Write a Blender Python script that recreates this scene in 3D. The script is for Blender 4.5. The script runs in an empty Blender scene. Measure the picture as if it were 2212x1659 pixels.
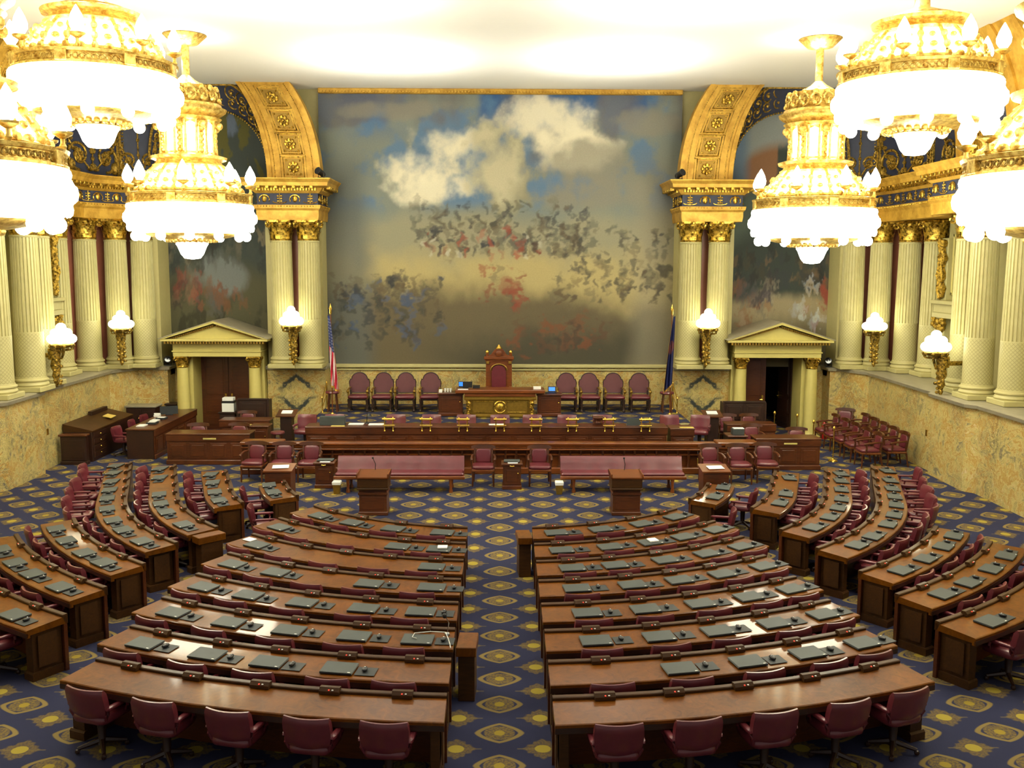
import bpy, math, random
import numpy as np
from mathutils import Vector, Matrix, Euler
random.seed(7)
rng = np.random.default_rng(11)
PI = math.pi
sin, cos = math.sin, math.cos
R = math.radians
SC = bpy.context.scene
COL = SC.collection

# ---------------------------------------------------------------- materials
def lin(c):
    out = []
    for v in c[:3]:
        v = v / 255.0
        out.append(v / 12.92 if v <= .04045 else ((v + .055) / 1.055) ** 2.4)
    return tuple(out) + (1.0,)

class NT:
    """small helper to write node graphs"""
    def __init__(s, name):
        s.m = bpy.data.materials.new(name); s.m.use_nodes = True
        s.t = s.m.node_tree; s.t.nodes.clear()
        s.out = s.n('ShaderNodeOutputMaterial')
        s.b = s.n('ShaderNodeBsdfPrincipled')
        s.t.links.new(s.b.outputs[0], s.out.inputs[0])
    def n(s, k): return s.t.nodes.new(k)
    def set(s, inp, v):
        if isinstance(v, bpy.types.NodeSocket): s.t.links.new(v, inp)
        else: inp.default_value = v
    def math(s, op, a, b=0.0, c=None):
        nd = s.n('ShaderNodeMath'); nd.operation = op
        s.set(nd.inputs[0], a); s.set(nd.inputs[1], b)
        if c is not None: s.set(nd.inputs[2], c)
        return nd.outputs[0]
    def mix(s, f, a, b, mode='MIX'):
        nd = s.n('ShaderNodeMix'); nd.data_type = 'RGBA'; nd.blend_type = mode
        s.set(nd.inputs[0], f); s.set(nd.inputs[6], a); s.set(nd.inputs[7], b)
        return nd.outputs[2]
    def coord(s, kind='Object'):
        return s.n('ShaderNodeTexCoord').outputs[kind]
    def xyz(s, v):
        nd = s.n('ShaderNodeSeparateXYZ'); s.set(nd.inputs[0], v); return nd.outputs
    def comb(s, x, y, z):
        nd = s.n('ShaderNodeCombineXYZ')
        s.set(nd.inputs[0], x); s.set(nd.inputs[1], y); s.set(nd.inputs[2], z); return nd.outputs[0]
    def mapping(s, v, sc=(1, 1, 1), loc=(0, 0, 0), rot=(0, 0, 0)):
        nd = s.n('ShaderNodeMapping'); s.set(nd.inputs[0], v)
        nd.inputs[1].default_value = loc; nd.inputs[2].default_value = rot; nd.inputs[3].default_value = sc
        return nd.outputs[0]
    def noise(s, v, scale, detail=4, rough=.55, dist=0.0):
        nd = s.n('ShaderNodeTexNoise'); s.set(nd.inputs['Vector'], v)
        nd.inputs['Scale'].default_value = scale; nd.inputs['Detail'].default_value = detail
        nd.inputs['Roughness'].default_value = rough; nd.inputs['Distortion'].default_value = dist
        return nd.outputs
    def ramp(s, f, stops):
        nd = s.n('ShaderNodeValToRGB'); s.set(nd.inputs[0], f)
        e = nd.color_ramp.elements
        while len(e) > 1: e.remove(e[-1])
        e[0].position = stops[0][0]; e[0].color = stops[0][1]
        for p, c in stops[1:]:
            q = e.new(p); q.color = c
        return nd.outputs[0]
    def step(s, f, a, b):
        nd = s.n('ShaderNodeMapRange'); nd.interpolation_type = 'SMOOTHSTEP'
        s.set(nd.inputs[0], f); nd.inputs[1].default_value = a; nd.inputs[2].default_value = b
        return nd.outputs[0]
    def bump(s, h, strength=.3, dist=.02):
        nd = s.n('ShaderNodeBump'); s.set(nd.inputs['Height'], h)
        nd.inputs['Strength'].default_value = strength; nd.inputs['Distance'].default_value = dist
        s.t.links.new(nd.outputs[0], s.b.inputs['Normal'])
    def fin(s, col=None, rough=.5, metal=0.0, spec=.5, coat=0.0, coat_r=.1, emit=None, estr=0.0):
        b = s.b.inputs
        if col is not None: s.set(b['Base Color'], col)
        s.set(b['Roughness'], rough); b['Metallic'].default_value = metal
        b['Specular IOR Level'].default_value = spec
        b['Coat Weight'].default_value = coat; b['Coat Roughness'].default_value = coat_r
        if emit is not None:
            s.set(b['Emission Color'], emit); b['Emission Strength'].default_value = estr
        return s.m

def plain(name, rgb, rough=.5, metal=0.0, spec=.5, coat=0.0, var=.12, scale=9.0, emit=None, estr=0.0, bump=0.0):
    t = NT(name); c = lin(rgb)
    nz = t.noise(t.coord(), scale, 3)[0]
    d = tuple(x * (1 - var * 1.6) for x in c[:3]) + (1,)
    e = tuple(min(1, x * (1 + var)) for x in c[:3]) + (1,)
    col = t.mix(nz, d, e)
    if bump: t.bump(nz, bump, .01)
    return t.fin(col, rough, metal, spec, coat, .08, lin(emit) if emit else None, estr)

def wood(name, dark, light, rough=.3, coat=.0, sc=(1.2, 9, 9), spec=.5, blot=1.0, coat_r=.06):
    t = NT(name); v = t.coord()
    big = t.noise(v, 1.3 * blot, 2)[0]
    gr = t.noise(t.mapping(v, sc), 3.0, 6, .65, 1.4)[0]
    f = t.math('ADD', t.math('MULTIPLY', gr, .6), t.math('MULTIPLY', big, .5))
    col = t.ramp(f, [(.32, lin(dark)), (.72, lin(light))])
    return t.fin(col, rough, 0, spec, coat, coat_r)

def marble(name, diamond=False):
    t = NT(name); v = t.coord()
    w = t.noise(v, 1.1, 5, .6, .6)[1]
    vv = t.n('ShaderNodeVectorMath'); vv.operation = 'MULTIPLY_ADD'
    t.t.links.new(w, vv.inputs[0]); vv.inputs[1].default_value = (1.6, 1.6, 1.6); t.t.links.new(v, vv.inputs[2])
    p = t.mapping(vv.outputs[0], (1, 1, 1.7), rot=(0, .5, .3))
    n1 = t.noise(p, 1.9, 9, .70, 1.0)[0]
    n2 = t.noise(p, 5.5, 6, .7, 1.5)[0]
    base = t.ramp(n1, [(.28, lin((92, 90, 86))), (.37, lin((138, 126, 96))), (.44, lin((184, 166, 100))), (.50, lin((204, 186, 122))), (.55, lin((172, 126, 50))), (.60, lin((194, 170, 100))), (.67, lin((166, 150, 124))), (.76, lin((104, 102, 100)))])
    col = t.mix(t.step(n2, .56, .66), base, lin((210, 192, 150)))
    n3 = t.noise(p, 3.2, 8, .72, 2.2)[0]
    vein = t.math('ABSOLUTE', t.math('SUBTRACT', n3, .5))
    vm = t.math('SUBTRACT', 1.0, t.step(vein, .004, .03))
    patch = t.step(t.noise(v, .9, 3)[0], .47, .62)
    col = t.mix(t.math('MULTIPLY', vm, t.math('MULTIPLY', patch, .9)), col, lin((70, 66, 62)))
    if diamond:
        x, y, z = t.xyz(v)
        ax = t.math('ABSOLUTE', x)
        nn = t.noise(t.comb(ax, 0.0, z), 3.4, 6, .7, .6)[0]
        d = t.math('ADD', t.math('ADD', t.math('MULTIPLY', ax, .78), t.math('ABSOLUTE', z)), t.math('MULTIPLY', t.math('SUBTRACT', nn, .5), .36))
        band = t.math('MULTIPLY', t.step(d, .42, .48), t.math('SUBTRACT', 1.0, t.step(d, .56, .64)))
        n4 = t.noise(t.comb(ax, 0.0, z), 6, 5, .7)[0]
        top = t.step(t.math('ABSOLUTE', z), .02, .22)
        col = t.mix(t.math('MULTIPLY', t.math('MULTIPLY', band, top), t.step(n4, .30, .46)), col, lin((62, 68, 66)))
    return t.fin(col, .28, 0, .5, .12, .15)

def carpet():
    t = NT('patterned_carpet'); v = t.coord(); x, y, z = t.xyz(v)
    PX = .95
    yk = t.math('SUBTRACT', y, 16.41)
    yc = t.math('MINIMUM', t.math('DIVIDE', yk, .945), t.math('DIVIDE', yk, .73))   # the aisle strip is woven closer than the well
    def cell(ox, oy):
        u = t.math('MULTIPLY', t.math('SUBTRACT', t.math('FRACT', t.math('ADD', t.math('DIVIDE', x, PX), .5 + ox)), .5), PX)
        w = t.math('SUBTRACT', t.math('FRACT', t.math('ADD', yc, .5 + oy)), .5)
        return t.math('ABSOLUTE', u), t.math('ABSOLUTE', w), u, w
    def inside(f, e=.05): return t.math('SUBTRACT', 1.0, t.step(f, 1 - e, 1 + e))
    lace = t.noise(v, 34, 2, .5)[0]
    lacem = t.step(lace, .44, .54)
    Y0 = 0.0
    # lozenge ring motif
    au, aw, u, w = cell(0.0, Y0)
    f1 = t.math('ADD', t.math('POWER', t.math('DIVIDE', au, .28), 1.2), t.math('POWER', t.math('DIVIDE', aw, .325), 1.5))
    ring = t.math('MULTIPLY', inside(f1, .06), t.step(f1, .68, .76))
    f2 = t.math('ADD', t.math('POWER', t.math('DIVIDE', au, .175), 2.0), t.math('POWER', t.math('DIVIDE', aw, .22), 2.0))
    inner = t.math('MULTIPLY', inside(f2, .1), t.math('ADD', .45, t.math('MULTIPLY', lacem, .55)))
    f3 = t.math('ADD', t.math('POWER', t.math('DIVIDE', au, .06), 2.0), t.math('POWER', t.math('DIVIDE', aw, .085), 2.0))
    core = inside(f3, .2)
    # quatrefoil motif
    bu, bw, u2, w2 = cell(.5, Y0 + .5)
    r2 = t.math('SQRT', t.math('ADD', t.math('MULTIPLY', bu, bu), t.math('MULTIPLY', t.math('MULTIPLY', bw, bw), .50)))
    ang = t.math('ARCTAN2', t.math('MULTIPLY', w2, .72), u2)
    lob = t.math('ADD', .180, t.math('MULTIPLY', t.math('COSINE', t.math('MULTIPLY', ang, 12.0)), .012))
    lob = t.math('ADD', lob, t.math('MULTIPLY', t.math('COSINE', t.math('MULTIPLY', ang, 4.0)), .022))
    q1 = t.math('DIVIDE', r2, lob)
    quat = t.math('MULTIPLY', inside(q1, .1), t.math('ADD', .5, t.math('MULTIPLY', t.step(lace, .45, .53), .45)))
    e1 = t.math('ADD', t.math('POWER', t.math('DIVIDE', bu, .088), 2.0), t.math('POWER', t.math('DIVIDE', bw, .115), 2.0))
    ell = inside(e1, .12)
    arm = t.math('MULTIPLY', t.math('SUBTRACT', 1.0, t.step(bw, .012, .022)), t.math('SUBTRACT', 1.0, t.step(bu, .27, .29)))
    nz = t.noise(v, 180, 2)[0]; big = t.noise(v, .5, 2)[0]
    navy = t.mix(nz, lin((38, 40, 62)), lin((60, 62, 88)))
    navy = t.mix(t.math('MULTIPLY', big, .35), navy, lin((40, 40, 62)))
    c = t.mix(t.math('MULTIPLY', quat, .85), navy, lin((118, 98, 54)))
    c = t.mix(t.math('MULTIPLY', arm, .5), c, lin((120, 104, 66)))
    c = t.mix(t.math('MULTIPLY', inner, .85), c, lin((126, 106, 54)))
    c = t.mix(t.math('MULTIPLY', ring, .9), c, lin((136, 116, 66)))
    c = t.mix(core, c, lin((150, 130, 50)))
    c = t.mix(ell, c, lin((160, 142, 58)))
    t.bump(nz, .25, .01)
    return t.fin(c, .95, 0, .1)

def gold(name, dark, light, rough=.3, metal=.85, sc=14):
    t = NT(name); v = t.coord()
    n = t.noise(v, sc, 5, .65)[0]
    c = t.ramp(n, [(.36, lin(dark)), (.60, lin(light))])
    t.bump(n, .5, .02)
    return t.fin(c, rough, metal, .5)

def column_mat():
    t = NT('cream_fluted_plaster'); v = t.coord(); x, y, z = t.xyz(v)
    th = t.math('ARCTAN2', y, x)
    a = t.math('MULTIPLY', th, 24 / (2 * PI)); b = t.math('MULTIPLY', z, 11.0)
    d1 = t.math('ABSOLUTE', t.math('SUBTRACT', t.math('FRACT', t.math('ADD', a, b)), .5))
    d2 = t.math('ABSOLUTE', t.math('SUBTRACT', t.math('FRACT', t.math('SUBTRACT', a, b)), .5))
    g = t.math('MULTIPLY', t.math('MAXIMUM', t.step(d1, .36, .47), t.step(d2, .36, .47)), t.math('SUBTRACT', 1.0, t.step(z, 1.42, 1.46)))
    n = t.noise(v, 5, 3)[0]
    base = t.mix(n, lin((176, 167, 112)), lin((196, 187, 134)))
    c = t.mix(t.math('MULTIPLY', g, .62), base, lin((136, 124, 76)))
    return t.fin(c, .5, 0, .4)

def painted(name):
    t = NT(name)
    a = t.n('ShaderNodeVertexColor'); a.layer_name = 'paint'
    n = t.noise(t.coord(), 22, 5, .7)[0]
    c = t.mix(.35, a.outputs[0], t.mix(n, (.25, .25, .25, 1), (.75, .75, .75, 1)), 'OVERLAY')
    return t.fin(c, .62, 0, .25)

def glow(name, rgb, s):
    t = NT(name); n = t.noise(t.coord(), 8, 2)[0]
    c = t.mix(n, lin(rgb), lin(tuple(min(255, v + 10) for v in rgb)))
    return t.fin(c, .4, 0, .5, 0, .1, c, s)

M = {}
M['carpet'] = carpet()
M['marble'] = marble('ochre_marble')
M['diamond'] = marble('bookmatched_marble', True)
M['slate'] = plain('grey_marble_ledge', (150, 142, 120), .3, var=.25, scale=5)
M['cream'] = plain('cream_plaster', (184, 174, 118), .55, var=.07)
M['cream2'] = plain('pale_painted_wood', (206, 192, 112), .5, var=.05)
M['column'] = column_mat()
M['gold'] = gold('gilded_relief', (92, 66, 14), (236, 196, 84))
M['goldflat'] = gold('gilded_plaster', (176, 132, 40), (214, 170, 70), .5, .35, 3)
M['goldlit'] = gold('lamplit_gilding', (190, 140, 48), (255, 226, 130), .36, .6, 10)  # chandelier gold with the lamps' overexposure put into a lighter colour
M['golddark'] = gold('old_gold_relief', (40, 32, 10), (206, 168, 70), .35, .7, 18)
M['brass'] = plain('polished_brass', (236, 196, 90), .22, .9, var=.1)
M['bronze'] = plain('antique_bronze', (150, 118, 44), .4, .6, var=.25, scale=16)
M['navy'] = plain('navy_plaster', (44, 50, 74), .6, var=.2)
M['rose'] = plain('rose_marble', (150, 92, 72), .35, var=.15, scale=3)
M['ceil'] = plain('white_ceiling_plaster', (248, 246, 238), .8, var=.01)
M['wood'] = wood('mahogany_panel', (44, 20, 8), (100, 50, 20), .34, .15)
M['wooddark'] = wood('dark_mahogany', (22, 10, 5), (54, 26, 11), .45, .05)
M['woodend'] = wood('desk_end_panel_wood', (40, 23, 7), (78, 47, 15), .5, .04, (1.2, 9, 9), .25)
M['woodtop'] = wood('varnished_desk_top', (62, 31, 2), (118, 66, 4), .45, .28, (2.4, 2.4, 2.4), .15, 1.0, .07)
M['woodor'] = wood('orange_varnished_rail', (78, 37, 9), (128, 66, 19), .34, .2)
M['leather'] = plain('burgundy_leather', (102, 38, 46), .33, 0, .5, .15, var=.22, scale=6, bump=.1)
M['leather2'] = plain('mauve_burgundy_upholstery', (100, 58, 62), .5, 0, .4, 0, var=.16, scale=5)
M['black'] = plain('black_plastic', (22, 22, 24), .45)
M['grey'] = plain('grey_laptop_shell', (60, 66, 65), .6, .0, var=.06)
M['greydk'] = plain('dark_rubber', (38, 42, 44), .6)
M['paper'] = plain('white_paper', (240, 240, 234), .7, var=.03)
M['yellow'] = plain('yellow_notepad', (214, 186, 92), .7, var=.05)
M['steel'] = plain('chrome_steel', (190, 192, 190), .2, .9)
M['red'] = plain('red_enamel', (160, 24, 20), .3, var=.1)
M['redlamp'] = glow('red_indicator', (220, 60, 40), 1.2)
M['whitebtn'] = plain('white_button', (226, 224, 216), .4)
M['screen'] = glow('blue_screen', (40, 110, 230), 1.5)
M['darkglass'] = plain('dark_window_glass', (20, 22, 30), .08, 0, .6)
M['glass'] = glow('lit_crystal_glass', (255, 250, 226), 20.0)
M['bulb'] = glow('lit_opal_bulb', (255, 248, 226), 20.0)
M['globe'] = glow('lit_opal_globe', (255, 250, 216), 9.0)
M['panel'] = glow('lit_amber_panel', (255, 244, 206), 8.0)
M['paint'] = painted('oil_painted_canvas')
M['flagcloth'] = None

# ---------------------------------------------------------------- mesh builder
class MB:
    def __init__(s): s.v = []; s.f = []
    def add(s, vs, fs, T=None):
        b = len(s.v)
        for p in vs:
            p = Vector(p)
            s.v.append(T @ p if T is not None else p)
        s.f += [tuple(b + i for i in f) for f in fs]
        return s
    def box(s, x0, x1, y0, y1, z0, z1, c=0.0, T=None):
        if c <= 0:
            vs = [(x, y, z) for z in (z0, z1) for y in (y0, y1) for x in (x0, x1)]
            return s.add(vs, [(0, 2, 3, 1), (4, 5, 7, 6), (0, 1, 5, 4), (2, 6, 7, 3), (0, 4, 6, 2), (1, 3, 7, 5)], T)
        c = min(c, (x1 - x0) * .45, (y1 - y0) * .45, (z1 - z0) * .45)
        X, Y, Z = (x0, x1), (y0, y1), (z0, z1); sg = (1, -1)
        vs = []; ix = {}
        for i in (0, 1):
            for j in (0, 1):
                for k in (0, 1):
                    for ax in range(3):
                        p = [X[i] + sg[i] * c, Y[j] + sg[j] * c, Z[k] + sg[k] * c]
                        p[ax] = (X[i], Y[j], Z[k])[ax]
                        ix[i, j, k, ax] = len(vs); vs.append(p)
        fs = []
        for a in (0, 1):
            fs.append([ix[a, 0, 0, 0], ix[a, 1, 0, 0], ix[a, 1, 1, 0], ix[a, 0, 1, 0]])
            fs.append([ix[0, a, 0, 1], ix[1, a, 0, 1], ix[1, a, 1, 1], ix[0, a, 1, 1]])
            fs.append([ix[0, 0, a, 2], ix[1, 0, a, 2], ix[1, 1, a, 2], ix[0, 1, a, 2]])
            for b in (0, 1):
                fs.append([ix[a, b, 0, 0], ix[a, b, 1, 0], ix[a, b, 1, 1], ix[a, b, 0, 1]])
                fs.append([ix[a, 0, b, 0], ix[a, 1, b, 0], ix[a, 1, b, 2], ix[a, 0, b, 2]])
                fs.append([ix[0, a, b, 1], ix[1, a, b, 1], ix[1, a, b, 2], ix[0, a, b, 2]])
                for d in (0, 1):
                    fs.append([ix[a, b, d, 0], ix[a, b, d, 1], ix[a, b, d, 2]])
        return s.add(vs, fs, T)
    def lathe(s, prof, n=24, T=None, fr=None, cap=True):
        vs = []; fs = []
        for (r, z) in prof:
            for k in range(n):
                a = 2 * PI * k / n; q = r * (fr(a, z) if fr else 1)
                vs.append((q * cos(a), q * sin(a), z))
        for i in range(len(prof) - 1):
            for k in range(n):
                k2 = (k + 1) % n
                fs.append((i * n + k, i * n + k2, (i + 1) * n + k2, (i + 1) * n + k))
        if cap:
            fs.append(tuple(range(n - 1, -1, -1))); b = (len(prof) - 1) * n
            fs.append(tuple(range(b, b + n)))
        return s.add(vs, fs, T)
    def tube(s, path, r, n=8, T=None, closed=False):
        P = [Vector(p) for p in path]; L = len(P); vs = []; fs = []
        rr = r if isinstance(r, (list, tuple)) else [r] * L
        for i, p in enumerate(P):
            if closed: d = P[(i + 1) % L] - P[i - 1]
            else: d = P[min(i + 1, L - 1)] - P[max(i - 1, 0)]
            d.normalize()
            up = Vector((0, 0, 1)) if abs(d.z) < .95 else Vector((0, 1, 0))
            a = d.cross(up).normalized(); b = a.cross(d)
            for k in range(n):
                t = 2 * PI * k / n
                vs.append(p + (a * cos(t) + b * sin(t)) * rr[i])
        m = L if closed else L - 1
        for i in range(m):
            j = (i + 1) % L
            for k in range(n):
                k2 = (k + 1) % n
                fs.append((i * n + k, i * n + k2, j * n + k2, j * n + k))
        if not closed:
            fs.append(tuple(range(n - 1, -1, -1))); fs.append(tuple(range((L - 1) * n, L * n)))
        return s.add(vs, fs, T)
    def ball(s, c, r, n=10, m=7, T=None, sc=(1, 1, 1)):
        vs = []; fs = []
        for i in range(m + 1):
            t = PI * i / m
            for k in range(n):
                a = 2 * PI * k / n
                vs.append((c[0] + r * sc[0] * sin(t) * cos(a), c[1] + r * sc[1] * sin(t) * sin(a), c[2] - r * sc[2] * cos(t)))
        for i in range(m):
            for k in range(n):
                k2 = (k + 1) % n
                fs.append((i * n + k, i * n + k2, (i + 1) * n + k2, (i + 1) * n + k))
        return s.add(vs, fs, T)
    def sq(s, c, a, e=.45, n=20, m=10, T=None, e2=None):
        """superellipsoid cushion"""
        e2 = e if e2 is None else e2
        f = lambda w, q: math.copysign(abs(w) ** q, w)
        vs = []; fs = []
        for i in range(m + 1):
            t = -PI / 2 + PI * i / m
            for k in range(n):
                u = 2 * PI * k / n
                vs.append((c[0] + a[0] * f(cos(t), e2) * f(cos(u), e), c[1] + a[1] * f(cos(t), e2) * f(sin(u), e), c[2] + a[2] * f(sin(t), e2)))
        for i in range(m):
            for k in range(n):
                k2 = (k + 1) % n
                fs.append((i * n + k, i * n + k2, (i + 1) * n + k2, (i + 1) * n + k))
        return s.add(vs, fs, T)
    def prism(s, poly, y0, y1, T=None):
        """polygon in the x-z plane pulled from y0 to y1"""
        n = len(poly)
        vs = [(x, y0, z) for x, z in poly] + [(x, y1, z) for x, z in poly]
        fs = [tuple(range(n)), tuple(range(2 * n - 1, n - 1, -1))]
        for i in range(n):
            j = (i + 1) % n
            fs.append((i, n + i, n + j, j))
        return s.add(vs, fs, T)
    def strip(s, rows, closed=False):
        """list of equal-length point rows joined by quads"""
        n = len(rows[0]); vs = [p for r in rows for p in r]; fs = []
        for i in range(len(rows) - 1):
            for k in range(n - (0 if closed else 1)):
                k2 = (k + 1) % n
                fs.append((i * n + k, i * n + k2, (i + 1) * n + k2, (i + 1) * n + k))
        return s.add(vs, fs)
    def loft(s, rows):
        s.strip(rows, True); n = len(rows[0]); b = len(s.v) - n * len(rows)
        s.f.append(tuple(b + k for k in range(n - 1, -1, -1))); e = len(s.v) - n
        s.f.append(tuple(e + k for k in range(n)))
        return s
    def build(s, name, mat, parent=None, smooth=35, off=(0, 0, 0)):
        me = bpy.data.meshes.new(name)
        o3 = Vector(off)
        me.from_pydata([tuple(p - o3) for p in s.v], [], s.f)
        me.materials.append(mat)
        import bmesh
        bm = bmesh.new(); bm.from_mesh(me)
        bmesh.ops.recalc_face_normals(bm, faces=bm.faces)
        bm.to_mesh(me); bm.free()
        if smooth:
            me.polygons.foreach_set('use_smooth', [True] * len(me.polygons))
            me.set_sharp_from_angle(angle=R(smooth))
        me.update()
        o = bpy.data.objects.new(name, me); COL.objects.link(o)
        if parent is not None: o.parent = parent
        return o

def Tm(loc=(0, 0, 0), rz=0, rx=0, ry=0, sc=1.0):
    return Matrix.Translation(loc) @ Euler((rx, ry, rz)).to_matrix().to_4x4() @ Matrix.Scale(sc, 4)

def tag(o, label, cat, group=None):
    o['label'] = label; o['category'] = cat
    if group: o['group'] = group
    return o
def thing(name, label, cat, loc=(0, 0, 0), rz=0, group=None):
    o = bpy.data.objects.new(name, None); COL.objects.link(o)
    o.location = loc; o.rotation_euler = (0, 0, rz); o.empty_display_size = .1
    return tag(o, label, cat, group)
def struct(o, label=None, cat=None):
    o['kind'] = 'structure'
    if label: o['label'] = label; o['category'] = cat or 'structure'
    return o
def sthing(name, label, cat, loc=(0, 0, 0)):
    return struct(thing(name, label, cat, loc))
def copy_tree(o, parent=None):
    c = o.copy(); COL.objects.link(c)
    if parent is not None: c.parent = parent
    for ch in KIDS.get(o.name, []): copy_tree(ch, c)
    return c
KIDS = {}
def freeze(root):
    """note the children of a finished thing so that copies are quick"""
    def walk(o):
        KIDS[o.name] = list(o.children)
        for c in o.children: walk(c)
    walk(root); return root
def dup(root, loc, rot, label, group=None, scale=None):
    c = copy_tree(root)
    c.location = loc; c.rotation_euler = rot if isinstance(rot, tuple) else (0, 0, rot)
    c['label'] = label
    if group: c['group'] = group
    if scale: c.scale = scale
    return c
class Proto:
    """first use moves the model itself, later uses are copies"""
    def __init__(s, root): s.root = freeze(root); s.used = False
    def put(s, loc, rot, label, group=None):
        if not s.used:
            s.used = True; o = s.root
            o.location = loc; o.rotation_euler = rot if isinstance(rot, tuple) else (0, 0, rot)
            o['label'] = label
            if group: o['group'] = group
            return o
        return dup(s.root, loc, rot, label, group)

# ---------------------------------------------------------------- plan of the chamber (metres)
CX0, CY0 = 0.0, 21.176            # centre of the seating arcs
WL, WR = -11.55, 11.0           # dado faces of the side walls
YB = 30.3                        # face of the back wall piers
DZ = 2.08                        # dado height
ZC = 10.55                       # ceiling
EZ = 6.5                         # underside of the entablature
YN = 5.5                         # near end of what is built

# ---------------------------------------------------------------- floor, ceiling, walls
m = MB(); m.add([(-13.2, YN, 0), (13.2, YN, 0), (13.2, 36, 0), (-13.2, 36, 0)], [(0, 1, 2, 3)])
fl = struct(m.build('floor', M['carpet'], smooth=0))
m = MB(); m.box(-13.3, 13.3, YN, 36, ZC, ZC + .2)
struct(m.build('ceiling', M['ceil'], smooth=0))
# wall_back: masonry behind the paintings, with the right hand doorway left open
m = MB()
m.box(-13.2, 7.58, 31.3, 31.5, 0, ZC); m.box(9.30, 13.2, 31.3, 31.5, 0, ZC); m.box(7.58, 9.30, 31.3, 31.5, 2.45, ZC)
struct(m.build('wall_back', M['cream'], smooth=0))
for sd, nm in ((-1, 'left'), (1, 'right')):
    x = 12.75
    m = MB(); m.box(min(sd * x, sd * (x + .3)), max(sd * x, sd * (x + .3)), YN, 31.5, 0, ZC)
    struct(m.build('wall_' + nm, M['cream'], smooth=0))

def sweep(path, prof, m=None, closed_prof=True):
    """profile [(d, z)] carried along a plan polyline; d is measured to the right of travel"""
    m = m or MB(); P = [Vector((p[0], p[1])) for p in path]; rows = []
    for i, p in enumerate(P):
        d0 = (P[i] - P[i - 1]).normalized() if i else None
        d1 = (P[i + 1] - P[i]).normalized() if i < len(P) - 1 else None
        d0 = d0 or d1; d1 = d1 or d0
        n0 = Vector((d0.y, -d0.x)); n1 = Vector((d1.y, -d1.x))
        nn = (n0 + n1).normalized(); k = 1 / max(.3, nn.dot(n0))
        rows.append([(p.x + nn.x * k * d, p.y + nn.y * k * d, z) for d, z in prof])
    m.loft(rows)
    return m

def mirror_path(p, sd, flip):
    q = [(sd * x, y) for x, y in p]
    return q[::-1] if flip else q

trim_i = [0]
def trim(m, mat, smooth=35):
    trim_i[0] += 1
    return struct(m.build('trim_%d' % trim_i[0], mat, smooth=smooth))

# marble dado: side walls with the projecting blocks under the columns, then the corner
def dado_path(sd):
    W = WL if sd < 0 else WR; w = abs(W)
    return [(w, YN), (w, 22.2), (w - .18, 22.45), (w - .18, 24.3), (w, 24.55), (w, 29.0), (w - .5, 30.0), (10.2, 30.12), (10.2, 31.3)]
for sd in (-1, 1):
    p = mirror_path(dado_path(sd), sd, False)
    sgn = 1 if sd < 0 else -1
    pr = [(0, 0.0), (0, DZ - .1), (-sgn * .3, DZ - .1), (-sgn * .3, 0)]
    m = sweep(p, [(d * 1, z) for d, z in pr]); trim(m, M['marble'], 25)
    top = [(sgn * .07, DZ - .1), (sgn * .09, DZ - .02), (sgn * .04, DZ), (-sgn * .4, DZ), (-sgn * .4, DZ - .1)]
    m = sweep(p, top); trim(m, M['slate'], 25)
    # ledge behind the moulding
    m = MB(); x0, x1 = sorted((sd * 10.9, sd * 12.75)); 
    W = abs(WL if sd < 0 else WR)
    x0, x1 = sorted((sd * (W + .2), sd * 12.75))
    m.box(x0, x1, YN, 31.3, DZ - .3, DZ - .004); x2, x3 = sorted((sd * 10.2, sd * (W + .2)))
    m.box(x2, x3, 30.4, 31.3, DZ - .3, DZ - .004)
    trim(m, M['slate'], 0)

# back wall dado behind the rostrum and under the side paintings
m = MB(); m.box(-5.5, 5.5, 31.12, 31.3, 0, 1.95); trim(m, M['marble'], 0)
m = MB(); m.box(-5.5, 5.5, 31.02, 31.3, 1.95, 2.06, .02); m.box(-5.5, 5.5, 31.06, 31.3, 1.86, 1.91, .01); trim(m, M['cream'], 25)
# piers
for sd in (-1, 1):
    cx = sd * 6.31
    m = MB(); m.box(cx - .89, cx + .89, YB, 31.3, 0, DZ - .12)
    o = struct(m.build('wall_pier_' + ('left' if sd < 0 else 'right'), M['diamond'], smooth=0, off=(cx, YB, 1.24)))
    o.location = (cx, YB, 1.24)
    m = MB(); m.box(cx - .96, cx + .96, YB - .07, 31.3, DZ - .12, DZ, .02); m.box(cx - .93, cx + .93, YB - .04, 31.3, 0, .14, .02); trim(m, M['slate'], 25)
    m = MB(); m.box(cx - .86, cx + .86, 30.42, 31.3, DZ, EZ)
    m.box(cx - .78, cx - .14, 30.36, 30.5, DZ, EZ); m.box(cx + .16, cx + .78, 30.36, 30.5, DZ, EZ); trim(m, M['cream'], 0)
    m = MB(); m.box(cx - .13, cx + .15, 30.38, 30.43, DZ, EZ - .02); trim(m, M['rose'], 0)
    # narrow marble between the pier and the doorway surround, and beyond it
    for a, b in ((7.2, 7.28), (10.02, 10.2)):
        x0, x1 = sorted((sd * a, sd * b)); m = MB(); m.box(x0, x1, 30.8, 31.3, 0, 2.06); trim(m, M['marble'], 0)

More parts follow.
